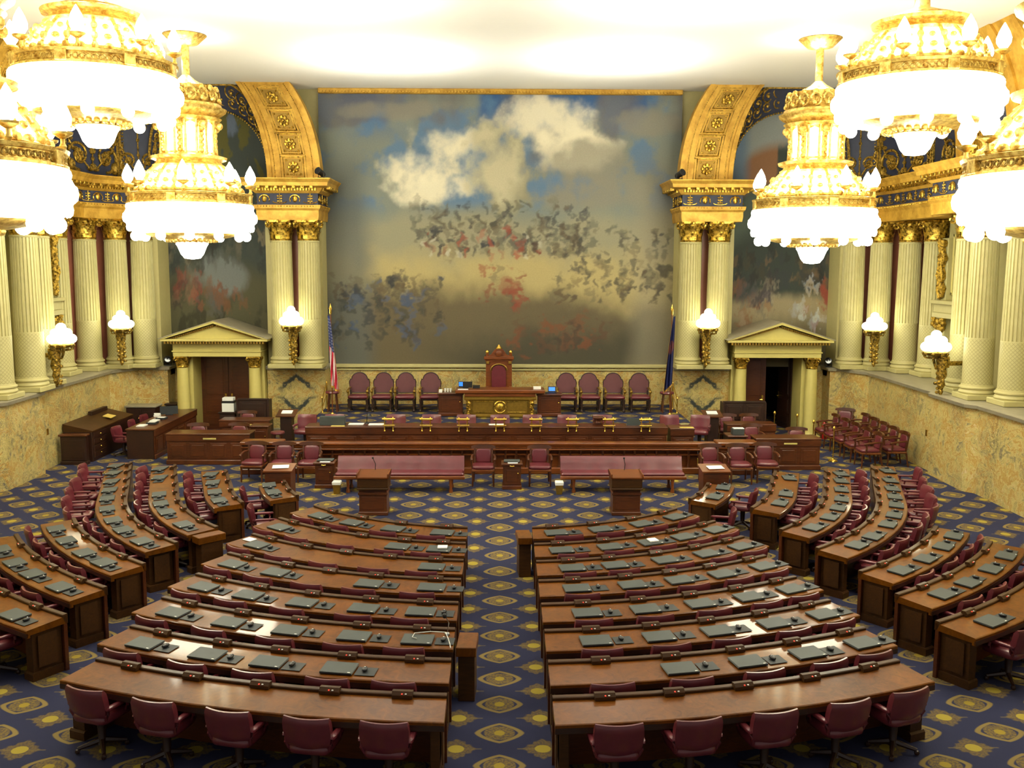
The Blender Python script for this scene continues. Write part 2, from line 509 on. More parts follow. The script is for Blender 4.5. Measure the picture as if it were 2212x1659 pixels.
# cream backing and rose strips behind the corner columns
for sd in (-1, 1):
    m = MB(); x0, x1 = sorted((sd * 10.56, sd * 11.75)); m.box(x0, x1, 30.5, 31.3, DZ, EZ)
    trim(m, M['rose'], 0)
    x0, x1 = sorted((sd * 10.36, sd * 10.55)); m = MB(); m.box(x0, x1, 30.14, 31.29, DZ, EZ); trim(m, M['cream'], 0)
    # diagonal corner wall
    a = (sd * 11.55, 30.55); b = (sd * 12.75, 28.3)
    m = MB(); m.add([(a[0], a[1], DZ), (b[0], b[1], DZ), (b[0], b[1], EZ), (a[0], a[1], EZ), (a[0] + sd * .3, a[1] + .3, DZ), (b[0] + sd * .2, b[1] + .3, DZ), (b[0] + sd * .2, b[1] + .3, EZ), (a[0] + sd * .3, a[1] + .3, EZ)],
                    [(0, 1, 2, 3), (4, 5, 6, 7), (0, 3, 7, 4), (1, 2, 6, 5), (3, 2, 6, 7), (0, 1, 5, 4)]); trim(m, M['rose'], 0)

# ---------------------------------------------------------------- entablature
def entab(path, sgn):
    arch = [(0, EZ), (sgn * .02, EZ + .14), (sgn * .02, EZ + .28), (sgn * .07, EZ + .34), (sgn * .09, EZ + .44), (-sgn * .25, EZ + .44), (-sgn * .25, EZ)]
    fr = [(sgn * .0, EZ + .44), (sgn * .0, EZ + .78), (-sgn * .25, EZ + .78), (-sgn * .25, EZ + .44)]
    co = [(sgn * .04, EZ + .78), (sgn * .10, EZ + .84), (sgn * .16, EZ + .93), (sgn * .34, EZ + .98), (sgn * .36, EZ + 1.08), (sgn * .44, EZ + 1.17), (sgn * .44, EZ + 1.2), (-sgn * .35, EZ + 1.2), (-sgn * .35, EZ + .78)]
    a = sweep(path, arch); trim(a, M['goldflat'], 25)
    f = sweep(path, fr); trim(f, M['navy'], 25)
    c = sweep(path, co); trim(c, M['goldflat'], 25)
    # gilded relief: dentils, bead row and palmettes
    m = MB()
    P = [Vector(p) for p in path]
    for i in range(len(P) - 1):
        d = P[i + 1] - P[i]; L = d.length
        if L < .2: continue
        d.normalize(); n = Vector((d.y, -d.x)) * sgn; rz = math.atan2(d.y, d.x)
        k = int(L / .085)
        for j in range(k):
            q = P[i] + d * (j + .5) * L / k + n * .15
            m.box(-.022, .022, -.03, .03, EZ + .85, EZ + .93, 0, Tm((q.x, q.y, 0), rz))
            q = P[i] + d * (j + .5) * L / k + n * .085
            m.ball((q.x, q.y, EZ + .40), .022, 5, 3)
        k = max(2, int(L / .24))
        for j in range(k):
            q = P[i] + d * (j + .5) * L / k + n * .33
            m.box(-.05, .05, -.03, .1, EZ + .90, EZ + .98, .01, Tm((q.x, q.y, 0), rz if sgn > 0 else rz + PI))
        k = max(1, int(round(L / .8)))
        for j in range(k * 2):
            q = P[i] + d * (j + .5) * L / (k * 2) + n * .02
            T = Tm((q.x, q.y, EZ + .47), rz)
            if j % 2 == 0:
                m.ball((0, 0, .15), .07, 8, 6, T, (1, .5, 1.5))
                m.tube([(.15 * cos(t), 0, .13 + .13 * sin(t)) for t in np.linspace(-.5, PI + .5, 14)], .018, 5, T)
            else:
                for h in range(3):
                    m.ball((-.045, 0, .08 + h * .075), .035, 6, 4, T, (1.2, .6, .7)); m.ball((.045, 0, .08 + h * .075), .035, 6, 4, T, (1.2, .6, .7))
                m.tube([(0, 0, .02), (0, 0, .3)], .014, 5, T)
                m.tube([(.2 * cos(t), 0, .07 + .05 * sin(t)) for t in np.linspace(PI, 2 * PI, 10)], .014, 5, T)
    trim(m, M['gold'], 40)
for sd in (-1, 1):
    # over the pier
    p = [(7.2, 31.2), (7.2, 29.6), (5.4, 29.6), (5.4, 31.2)]
    q = [(sd * x, y) for x, y in p]
    entab(q, -1 if sd > 0 else 1)
    W = abs(WL if sd < 0 else WR) + .35
    p = [(10.38, 31.2), (10.38, 29.75), (11.2, 29.65), (W, 28.6), (W, 25.3), (W - .5, 25.0), (W - .5, 22.3), (W, 22.0), (W, YN)]
    q = [(sd * x, y) for x, y in p]
    entab(q, 1 if sd > 0 else -1)
    m = MB(); x0, x1 = sorted((sd * (W + .1), sd * 12.75)); m.box(x0, x1, YN, 31.3, EZ + .02, EZ + 1.18); trim(m, M['goldflat'], 0)
    x0, x1 = sorted((sd * 10.6, sd * 12)); m = MB(); m.box(x0, x1, 29.95, 31.3, EZ + .02, EZ + 1.18); trim(m, M['goldflat'], 0)
    x0, x1 = sorted((sd * 5.6, sd * 7.0)); m = MB(); m.box(x0, x1, 29.8, 31.3, EZ + .02, EZ + 1.18); trim(m, M['goldflat'], 0)
ET = EZ + 1.2

# ---------------------------------------------------------------- gilded coffered ribs springing from piers and side walls
def rib(foot, wdir, indir, half, sd, strips):
    """foot: centre of springing; wdir: plan direction of the width; indir: plan lean as it rises"""
    RAD = 3.95
    def at(z, off, lift=0.0):
        h = z - ET; e = RAD - math.sqrt(max(.01, RAD * RAD - h * h))
        p = Vector((foot[0], foot[1])) + Vector(wdir) * off + Vector(indir) * e * .72 + NRM * lift
        return (p.x, p.y, z)
    NRM = Vector((0, -1)) if abs(wdir[0]) > .5 else Vector((-sd, 0))
    zs = list(np.linspace(ET, ZC, 22))
    for (a, b, dep, mat) in strips:
        m = MB()
        rows = [[at(z, a, dep), at(z, b, dep), at(z, b, dep - .5), at(z, a, dep - .5)] for z in zs]
        m.loft(rows); trim(m, M[mat], 30)
    # bead lines and coffers with rosettes
    m = MB(); md = MB()
    for off in (-half + .2, half - .2):
        for z in np.linspace(ET + .05, ZC - .05, 60):
            m.ball(at(z, off, .01), .018, 5, 3)
    step = .68
    k = 0
    while ET + .38 + k * step < ZC - .2:
        z = ET + .38 + k * step; k += 1
        c = Vector(at(z, 0, 0))
        u = Vector((wdir[0], wdir[1], 0)); n = Vector((NRM.x, NRM.y, 0))
        up = (Vector(at(z + .1, 0, 0)) - Vector(at(z - .1, 0, 0))).normalized()
        def F(a, b, d): return c + u * a + up * b + n * d
        hw = .25
        # recessed-looking dark tile with raised frame and flower
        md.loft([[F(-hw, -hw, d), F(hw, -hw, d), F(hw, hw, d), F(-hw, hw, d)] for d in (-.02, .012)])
        for fr, th, dd in ((.30, .025, .035), (.38, .012, .03)):
            m.tube([F(-fr, -fr, dd * .4), F(fr, -fr, dd * .4), F(fr, fr, dd * .4), F(-fr, fr, dd * .4)], th, 5, None, True)
        for j in range(8):
            a = 2 * PI * j / 8
            q = F(.13 * cos(a), .13 * sin(a), .03); m.ball(q, .055, 6, 4)
        m.tube([F(.085 * cos(t), .085 * sin(t), .05) for t in np.linspace(0, 2 * PI, 13)[:-1]], .022, 5, None, True)
        m.ball(F(0, 0, .05), .045, 8, 5)
        for a, b in ((-.2, -.2), (.2, -.2), (.2, .2), (-.2, .2)):
            m.ball(F(a, b, .02), .035, 5, 3)
        for j in range(9):
            m.ball(F(-.22 + j * .055, -.225, .02), .02, 5, 3)
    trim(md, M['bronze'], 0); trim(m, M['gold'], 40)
for sd in (-1, 1):
    rib((sd * 6.18, 30.1), (1, 0), (sd, 0), .77, sd, [(-.77, .77, 0, 'goldflat'), (-.80, -.66, .06, 'goldflat'), (.66, .80, .06, 'goldflat')])
    W = abs(WL if sd < 0 else WR) + .5
    rib((sd * W, 24.3), (0, 1), (-sd * .75, .5), .77, sd, [(-.77, .77, 0, 'goldflat'), (.66, .80, .06, 'goldflat'), (-1.1, -.77, .08, 'goldflat'), (-1.75, -1.1, -.04, 'navy'), (-2.3, -1.75, .06, 'goldflat'), (-3.2, -2.3, 0, 'goldflat')])
# gilded cornice over the middle painting, at the ceiling
m = MB(); m.box(-5.6, 5.6, 31.0, 31.3, 10.40, ZC, .02)
for j in range(110): m.box(-5.5 + j * .1, -5.45 + j * .1, 30.94, 31.02, 10.42, 10.47)
trim(m, M['goldflat'], 25)

# navy walls with gilded scrolls above the entablature at the corners
def spiral(c, r0, turns, a0, u, v, hand=1, n=40):
    pts = []
    for i in range(n):
        t = i / (n - 1); a = a0 + hand * turns * 2 * PI * t; r = r0 * (1 - t) ** .8 + .02
        pts.append(Vector(c) + Vector(u) * (r * cos(a)) + Vector(v) * (r * sin(a)))
    return pts
def scroll_panel(m, o, u, n, w, h):
    """acanthus scrolls on a panel; o lower middle, u along, n outward"""
    u = Vector(u); n = Vector(n); v = Vector((0, 0, 1)); o = Vector(o) + n * .03
    for s in (-1, 1):
        us = u * s
        m.tube(spiral(o + us * w * .25 + v * h * .2, w * .2, 1.6, -PI / 2, us, v), [.05 - .028 * i / 39 for i in range(40)], 6)
        m.tube(spiral(o + us * w * .24 + v * h * .68, w * .18, 1.5, -PI / 2, us, v, -1), [.045 - .025 * i / 39 for i in range(40)], 6)
        m.tube([o + us * (w * .03 + w * .42 * math.sin(PI * t) ** 1.2) + v * h * (.02 + .9 * t) for t in np.linspace(.05, .95, 20)], .03, 6)
        for i in range(7):
            a = 2 * PI * i / 7
            m.ball(o + us * (w * .25 + w * .06 * cos(a)) + v * (h * .2 + w * .06 * sin(a)), w * .035, 6, 4)
            m.ball(o + us * (w * .24 + w * .05 * cos(a)) + v * (h * .68 + w * .05 * sin(a)), w * .03, 6, 4)
        for i in range(9):
            t = i / 8
            m.ball(o + us * (w * (.05 + .38 * math.sin(PI * t))) + v * h * (.05 + .86 * t), w * .045, 6, 4, None, (1.2, 1, .7))
        m.ball(o + us * w * .4 + v * h * .08, w * .07, 8, 5, None, (1, .8, 1.3))
    m.tube([o + v * h * .05, o + v * h * .95], .022, 6)
    for i in range(10):
        m.ball(o + v * h * (.08 + .09 * i), w * (.05 - .02 * (i % 2)), 6, 4)
for sd in (-1, 1):
    m = MB()
    A = (sd * 10.45, 30.75); B = (sd * 11.5, 30.35); C_ = (sd * 12.3, 28.4); D_ = (sd * 12.3, 25.2)
    for a, b in ((A, B), (B, C_), (C_, D_)):
        m.add([(a[0], a[1], ET - .05), (b[0], b[1], ET - .05), (b[0], b[1], ZC), (a[0], a[1], ZC)], [(0, 1, 2, 3)])
    trim(m, M['navy'], 0)
    g = MB()
    for a, b in ((A, B), (B, C_), (C_, D_)):
        a = Vector((a[0], a[1], 0)); b = Vector((b[0], b[1], 0)); d = (b - a); L = d.length; d.normalize()
        n = Vector((-d.y, d.x, 0));
        if n.x * sd > 0: n = -n
        mid = (a + b) / 2 + Vector((0, 0, ET + .1))
        scroll_panel(g, mid, d, n, min(L, 2.1), 2.5)
        for q in (a + d * .06, b - d * .06):
            g.tube([q + n * .03 + Vector((0, 0, ET)), q + n * .03 + Vector((0, 0, ZC))], .04, 6)
            for j in range(30): g.ball(q + n * .07 + d * .08 * (1 if q == a else -1) + Vector((0, 0, ET + .05 + j * .095)), .03, 5, 3)
    trim(g, M['golddark'], 40)
    # navy soffit with scrolls round the arch over the side painting
    cx = sd * 8.83; zc = 8.25; r = 1.66
    m = MB(); g = MB()
    outer = []; inner = []
    angs = np.linspace(0, PI, 40)
    inner = [(cx + 1.66 * cos(t), 31.0, zc + r * sin(t)) for t in angs]
    inner = [(cx + 1.66, 31.0, ET - .1)] + inner + [(cx - 1.66, 31.0, ET - .1)]
    outer = [(cx + 1.78, 30.55, ET - .1)] + [(cx + 1.78 * cos(t) * 1.0, 30.55, min(ZC, zc + 2.5 * sin(t) ** .9)) for t in angs] + [(cx - 1.78, 30.55, ET - .1)]
    far = [(x + .6 * (1 if x > cx else -1), y, z) if i in (0, len(outer) - 1) else (x + .35 * (1 if x > cx else -1), 30.5, ZC) for i, (x, y, z) in enumerate(outer)]
    m.strip([inner, outer]); trim(m, M['navy'], 40)
    m = MB(); m.strip([outer, [(x, 30.55, ZC + .01) for x, y, z in outer]]); trim(m, M['navy'], 0)
    for i, t in enumerate(np.linspace(.02, PI - .02, 64)):
        g.ball((cx + 1.63 * cos(t), 30.97, zc + 1.63 * sin(t)), .035, 6, 4)
    for t in np.linspace(.15, PI - .15, 15):
        for f in (.35, .7):
            q = (cx + (1.66 + .12 * f) * cos(t), 31.0 - .45 * f, zc + (1.66 + (.84) * f) * sin(t))
            g.tube(spiral(q, .2, 1.4, t, (cos(t + PI / 2), -.2, sin(t + PI / 2)), (cos(t) * .5, -.5, sin(t)), 1 if f < .5 else -1, 22), .024, 5)
            g.ball(q, .06, 6, 4)
    g.tube([(cx + 1.80 * cos(t), 30.52, min(ZC, zc + 2.5 * sin(t) ** .9)) for t in np.linspace(.02, PI - .02, 40)], .045, 6)
    trim(g, M['golddark'], 40)

# ---------------------------------------------------------------- painted canvases: plain stand-ins in broad fields of colour
def fbm(u, v, sc, seed, oct=5, ax=1.0):
    out = np.zeros_like(u); amp = 1.0; tot = 0
    for o in range(oct):
        r = np.random.default_rng(seed * 17 + o); n = 64
        g = r.random((n, n))
        x = (u * sc * ax * 2 ** o + o * 7.3) % n; y = (v * sc * 2 ** o + o * 3.1) % n
        i = np.floor(x).astype(int); j = np.floor(y).astype(int); fx = x - i; fy = y - j
        fx = fx * fx * (3 - 2 * fx); fy = fy * fy * (3 - 2 * fy)
        i2 = (i + 1) % n; j2 = (j + 1) % n; i %= n; j %= n
        out += amp * ((g[j, i] * (1 - fx) + g[j, i2] * fx) * (1 - fy) + (g[j2, i] * (1 - fx) + g[j2, i2] * fx) * fy)
        tot += amp; amp *= .52
    return out / tot
def sm(x, a, b):
    t = np.clip((x - a) / (b - a), 0, 1); return t * t * (3 - 2 * t)
def L3(c): return np.array(lin(c)[:3])
def lay(col, mask, c): return col * (1 - mask[..., None]) + L3(c) * mask[..., None]
def dabs(col, U, V, n, box, sizes, cols, seed, asp):
    r = np.random.default_rng(seed)
    wob = fbm(U, V, 44, seed + 3, 4) - .5; wob2 = fbm(U, V, 44, seed + 9, 4) - .5
    for i in range(n):
        cu = r.uniform(box[0], box[1]); cv = r.uniform(box[2], box[3]); s = r.uniform(*sizes)
        c = cols[r.integers(len(cols))]; tall = r.uniform(.7, 2.1)
        d = ((U - cu + wob * s * 3.4) * asp / s) ** 2 + ((V - cv + wob2 * s * 3.6) / (s * tall)) ** 2
        col = lay(col, (1 - sm(d, .15, 1.25)) * r.uniform(.35, .68), c)
    return col
def canvas(name, label, x0, x1, z0, z1, y, nx, nz, paint, shape=None):
    us = np.linspace(0, 1, nx); vs = np.linspace(0, 1, nz)
    U, V = np.meshgrid(us, vs)
    col = paint(U, V)
    me = bpy.data.meshes.new('painted_canvas')
    X = x0 + (x1 - x0) * U; Z = z0 + (z1 - z0) * V
    if shape: X, Z = shape(X, Z)
    vv = np.stack([X, np.full_like(X, 0.0), Z - z0], -1).reshape(-1, 3)
    vv[:, 0] -= (x0 + x1) / 2
    idx = np.arange(nx * nz).reshape(nz, nx)
    f = np.stack([idx[:-1, :-1], idx[:-1, 1:], idx[1:, 1:], idx[1:, :-1]], -1).reshape(-1, 4)
    me.from_pydata(vv.tolist(), [], f.tolist())
    a = me.color_attributes.new('paint', 'FLOAT_COLOR', 'POINT')
    a.data.foreach_set('color', np.concatenate([col.reshape(-1, 3), np.ones((nx * nz, 1))], 1).astype(np.float32).ravel())
    me.materials.append(M['paint']); me.update()
    t = thing(name, label, 'mural', ((x0 + x1) / 2, y, z0))
    o = bpy.data.objects.new('painted_canvas', me); COL.objects.link(o); o.parent = t
    return t
def paint_mid(U, V):
    n = fbm(U, V, 5, 1, 6, 1.6); n2 = fbm(U, V, 9, 2, 6, 1.5); n3 = fbm(U, V, 3, 4, 5, 1.4)
    col = np.zeros(U.shape + (3,)) + L3((118, 124, 116))
    col = lay(col, sm(V, .80, .97) * sm(n, .34, .60), (54, 88, 132))
    col = lay(col, sm(V, .55, .62) * sm(n2, .46, .64) * .8, (78, 110, 144))
    col = lay(col, sm(V, .70, .8) * sm(n3, .50, .62) * .7, (98, 94, 92))
    def blob(cu, cv, ru, rv, k=.35): 
        d = ((U - cu) / ru) ** 2 + ((V - cv) / rv) ** 2 + (n2 - .5) * 2.4
        return 1 - sm(d, k, 1.0)
    for cu, cv, ru, rv in ((.62, .90, .17, .10), (.68, .80, .16, .10), (.36, .82, .12, .08), (.28, .74, .14, .08), (.34, .66, .16, .08), (.47, .74, .13, .18)):
        col = lay(col, blob(cu, cv, ru, rv, .0) * .9, (222, 214, 186))
    for cu, cv, ru, rv in ((.74, .74, .18, .10), (.88, .90, .12, .06), (.2, .94, .18, .04), (.72, .65, .2, .08)):
        col = lay(col, blob(cu, cv, ru, rv, .0) * .75, (128, 124, 110))
    col = lay(col, blob(.49, .72, .12, .20, .5) * .55, (146, 138, 102))
    # hazy middle ground and dark foreground
    col = lay(col, (1 - sm(V + (n - .5) * .12, .50, .60)), (140, 136, 112))
    col = lay(col, (1 - sm(V + (n2 - .5) * .14, .34, .46)) * .9, (172, 156, 106))
    col = lay(col, (1 - sm(V + (n - .5) * .18 + (U - .5) * .06, .20, .33)), (98, 88, 66))
    col = lay(col, (1 - sm(V + (n2 - .5) * .16, .05, .20)) * sm(U, .2, .5) * .75, (60, 60, 50))
    # cool shadowed sides
    col = lay(col, (1 - sm(U + (n - .5) * .04, .10, .17)) * (1 - sm(V, .6, .85)) * .75, (92, 96, 92))
    col = lay(col, sm(U + (n - .5) * .04, .84, .92) * (1 - sm(V, .6, .85)) * .55, (146, 138, 116))
    D = [(44, 48, 50), (58, 58, 56), (40, 44, 56), (78, 66, 52), (96, 90, 72)]
    col = dabs(col, U, V, 150, (.26, .74, .42, .60), (.008, .020), D, 21, 1.4)
    col = dabs(col, U, V, 44, (.28, .62, .40, .50), (.007, .017), [(128, 62, 48), (150, 74, 56), (190, 184, 166), (70, 52, 46)], 22, 1.4)
    col = dabs(col, U, V, 130, (.02, .34, .06, .34), (.009, .022), D + [(70, 84, 110)], 23, 1.4)
    col = dabs(col, U, V, 120, (.62, .98, .24, .52), (.008, .021), D + [(120, 112, 84)], 24, 1.4)
    col = dabs(col, U, V, 10, (.44, .56, .24, .36), (.016, .034), [(134, 58, 46), (116, 50, 44), (70, 66, 60)], 25, 1.4)
    col = dabs(col, U, V, 16, (.55, .78, .06, .16), (.018, .036), [(118, 68, 44), (88, 62, 48), (64, 58, 50)], 26, 1.4)
    return col
canvas('mural', 'large middle mural of clouds and crowd colours above the rostrum', -5.62, 5.62, 2.06, 10.42, 31.18, 420, 320, paint_mid)
def arch_shape(cx):
    def f(X, Z):
        top = 8.25 + np.sqrt(np.maximum(0, 1.72 ** 2 - np.clip(X - cx, -1.72, 1.72) ** 2))
        return X, 2.0 + (Z - 2.0) / (9.97 - 2.0) * (top - 2.0)
    return f
def paint_left(U, V):
    n = fbm(U, V, 6, 5, 6); n2 = fbm(U, V, 12, 6, 6)
    col = np.zeros(U.shape + (3,)) + L3((58, 66, 64))
    col = lay(col, sm(V, .66, .8) * sm(n, .46, .6), (92, 104, 124)); col = lay(col, sm(V, .7, .8) * sm(n2, .5, .58), (86, 84, 40))
    col = lay(col, (1 - sm(V, .34, .46)) * .8, (84, 80, 54)); col = lay(col, (1 - sm(V, .2, .3)) * sm(n2, .45, .6), (58, 56, 40))
    d = ((U - .5) / .3) ** 2 + ((V - .36) / .1) ** 2 + (n - .5) * 2; col = lay(col, (1 - sm(d, .2, 1)) * .7, (120, 126, 128))
    col = dabs(col, U, V, 60, (0, 1, .42, .58), (.012, .03), [(34, 40, 40), (70, 74, 66), (120, 112, 92), (46, 44, 40)], 31, .5)
    col = dabs(col, U, V, 14, (.08, .3, .26, .36), (.015, .035), [(136, 62, 52), (60, 50, 46), (120, 100, 78)], 32, .5)
    col = dabs(col, U, V, 18, (.3, .75, .22, .32), (.01, .03), [(60, 58, 54), (120, 76, 50), (84, 84, 82)], 33, .5)
    return col
def paint_right(U, V):
    n = fbm(U, V, 6, 7, 6); n2 = fbm(U, V, 12, 8, 6)
    col = np.zeros(U.shape + (3,)) + L3((52, 60, 56))
    col = lay(col, sm(V, .70, .74) * sm(n, .3, .42), (128, 92, 64)); col = lay(col, sm(V, .84, .9), (134, 140, 140)); col = lay(col, sm(V, .7, .8) * (1 - sm(U, .1, .22)), (96, 116, 140))
    col = lay(col, sm(V, .5, .6) * (1 - sm(V, .68, .74)) * .7, (84, 98, 90))
    col = lay(col, (1 - sm(V + (n - .5) * .06, .26, .32)), (142, 130, 102)); col = lay(col, (1 - sm(V + (n - .5) * .1, .12, .24)), (96, 88, 66))
    col = dabs(col, U, V, 70, (0, 1, .34, .48), (.012, .026), [(40, 42, 40), (64, 60, 50), (110, 88, 64), (52, 56, 60)], 41, .5)
    col = dabs(col, U, V, 16, (.1, .45, .2, .36), (.018, .04), [(84, 78, 82), (126, 78, 48), (150, 142, 120), (56, 50, 56)], 42, .5)
    col = dabs(col, U, V, 14, (.6, .95, .17, .34), (.016, .04), [(156, 166, 180), (140, 66, 52), (150, 130, 92), (184, 190, 192)], 43, .5)
    return col
canvas('mural', 'tall dark green arched mural above the left doorway', -10.55, -7.11, 2.0, 9.97, 31.1, 150, 300, paint_left, arch_shape(-8.83))
canvas('mural', 'tall arched mural with brick brown top above the right doorway', 7.11, 10.55, 2.0, 9.97, 31.1, 150, 300, paint_right, arch_shape(8.83))

# ---------------------------------------------------------------- columns
def leaf(m, T, w, h, out):
    rows = []
    for i in range(6):
        t = i / 5; ww = w * (1 - .75 * t ** 2.2) ; z = h * (t if t < .85 else .85 + (t - .85) * .2); o = out * t ** 2.4
        if t > .9: z -= .03 * h
        rows.append([T @ Vector((-ww, o + .012, z)), T @ Vector((0, o + .03, z)), T @ Vector((ww, o + .012, z))])
    m.strip(rows)
def capital(m, r, h, n=8):
    m.lathe([(r * 1.05, 0), (r * 1.12, .03), (r * 1.0, .06), (r * .98, h * .3), (r * 1.05, h * .6), (r * 1.3, h * .86), (r * 1.36, h * .88)], 20)
    for row, (z0, hh, ou) in enumerate(((.05, h * .42, r * .24), (h * .28, h * .45, r * .26))):
        for k in range(n):
            a = 2 * PI * (k + .5 * row) / n
            leaf(m, Matrix.Rotation(a, 4, 'Z') @ Matrix.Translation((0, r * (.98 + .05 * row), z0)), r * .34, hh, ou)
    for k in range(4):
        a = PI / 4 + k * PI / 2
        c = Vector((cos(a) * r * 1.42, sin(a) * r * 1.42, h * .78)); u = Vector((cos(a), sin(a), 0))
        m.tube(spiral(c, r * .26, 1.4, PI, u, (0, 0, 1), -1, 20), [.05 * r / .31 - .001 * i for i in range(20)], 6)
        m.ball((cos(a + PI / 4) * r * 1.32, sin(a + PI / 4) * r * 1.32, h * .92), r * .18, 6, 4)
    q = r * 1.42
    pts = []
    for k in range(4):
        a = PI / 4 + k * PI / 2; b = a + PI / 2
        p0 = Vector((cos(a), sin(a))) * q * 1.12; p1 = Vector((cos(b), sin(b))) * q * 1.12
        for i in range(6):
            t = i / 6; pp = p0.lerp(p1, t); pp *= 1 - .16 * math.sin(PI * t); pts.append(pp)
    m.loft([[(p.x, p.y, z) for p in pts] for z in (h * .9, h)])
def flute(n, d):
    return lambda a, z: 1 - d * max(0, math.sin(n * a)) ** .7
def make_column():
    t = thing('column', 'x', 'column', (0, 0, 0), 0)
    r = .345; H = EZ - DZ; ch = .60
    m = MB(); m.box(-.41, .41, -.41, .41, 0, .13, .015)
    m.lathe([(.39, .13), (.41, .17), (.395, .21), (.375, .225), (.375, .25), (.405, .27), (.40, .30), (.365, .32), (.355, .36)], 36)
    m.build('base', M['cream'], t)
    m = MB(); f = flute(24, .10)
    zs = [.33, .36, .9, 1.44, 1.47]; zs2 = [1.47, 1.52, 2.4, 3.2, H - ch - .06]
    rad = lambda z: r - .045 * (z / H) ** 1.6
    m.lathe([(rad(z), z) for z in zs], 48)
    m.lathe([(rad(z), z) for z in zs2], 144, None, f)
    m.lathe([(rad(H - ch) * 1.0, H - ch - .06), (rad(H - ch) * 1.06, H - ch - .03), (rad(H - ch), H - ch)], 36)
    m.build('shaft', M['column'], t, 30)
    m = MB(); capital(m, .30, ch); o = m.build('capital', M['gold'], t, 40); o.location = (0, 0, H - ch)
    return t
colp = Proto(make_column())
cols = [(-6.58, 29.9, 'outer fluted cream column of the pair right of the left doorway'),
        (-5.76, 29.9, 'fluted cream column at the left edge of the big mural'),
        (5.74, 29.9, 'fluted cream column at the right edge of the big mural'),
        (6.60, 29.9, 'outer fluted cream column of the pair left of the right doorway'),
        (-10.78, 29.95, 'fluted cream column left of the left arched mural'),
        (-11.45, 29.65, 'fluted corner column, right one of the left corner pair'),
        (-12.08, 29.0, 'fluted corner column, left one of the left corner pair'),
        (-12.35, 27.7, 'half hidden fluted column beside the window on the left wall'),
        (-11.62, 24.35, 'front fluted column standing on the left wall ledge'),
        (-11.78, 25.35, 'fluted column just behind the front one on the left ledge'),
        (-11.72, 22.95, 'fluted column cut by the left edge of the photo'),
        (10.72, 29.95, 'fluted cream column right of the right arched mural'),
        (11.42, 29.62, 'fluted corner column, left one of the right corner pair'),
        (11.98, 28.88, 'fluted corner column, right one of the right corner pair'),
        (12.3, 27.9, 'half hidden fluted column beside the window on the right wall'),
        (11.42, 23.25, 'front fluted column standing on the right wall ledge'),
        (11.62, 24.45, 'fluted column just behind the front one on the right ledge'),
        (11.75, 22.2, 'fluted column at the right edge of the photo')]
for x, y, lb in cols: colp.put((x, y, DZ), 0, lb, 'fluted columns round the chamber')

# ---------------------------------------------------------------- side wall windows between the columns
for sd, nm in ((-1, 1), (1, 2)):
    t = sthing('window_%d' % nm, 'cream framed side wall window with gilded pilaster, ' + ('left' if sd < 0 else 'right'), 'window', (sd * 12.6, 26.5, DZ))
    T = Matrix.Rotation(-sd * PI / 2, 4, 'Z') if False else Matrix.Identity(4)
    def bx(m, a0, a1, d0, d1, z0, z1, c=.01):
        x0, x1 = sorted((-sd * d0, -sd * d1)); m.box(x0, x1, a0, a1, z0, z1, c)
    m = MB(); bx(m, -1.0, 1.0, -.05, .12, 0, EZ - DZ, .0); m.build('window_surround', M['cream'], t, 0)
    m = MB(); bx(m, .35, 1.0, .1, .42, 0, 1.72); bx(m, -1.0, 1.0, .1, .5, 1.72, 1.86); bx(m, -1.0, 1.0, .1, .45, 1.86, 2.1); bx(m, -1.0, 1.0, .1, .55, 2.1, 2.2)
    bx(m, .5, .9, .1, .36, 2.2, 3.9); m.build('window_lintel', M['cream'], t, 30)
    m = MB()
    for i in range(26):
        a = random.uniform(.33, 1.02); z = random.uniform(1.4, 1.7); m.ball((-sd * .44, a, z), random.uniform(.05, .09), 6, 4)
    for i in range(34):
        z = 2.3 + 1.5 * i / 33; m.ball((-sd * .42, .70 + .14 * math.sin(z * 7) * (1 if i % 2 else -.6), z), random.uniform(.07, .12), 6, 4)
    m.build('gilded_ornament', M['gold'], t, 40)
    m = MB(); bx(m, -.8, .3, .10, .16, .1, 1.7); bx(m, -.8, .45, .10, .16, 2.35, 4.0); m.build('pane', M['darkglass'], t, 0)
    m = MB()
    for (a0, a1, z0, z1) in ((-.8, .45, 2.35, 4.0), (-.8, .3, .1, 1.7)):
        for q in (a0, a1 - .08): bx(m, q, q + .08, .12, .26, z0, z1)
        for q in (z0, z1 - .08): bx(m, a0, a1, .12, .26, q, q + .08)
    m.build('sash', M['cream2'], t, 0)

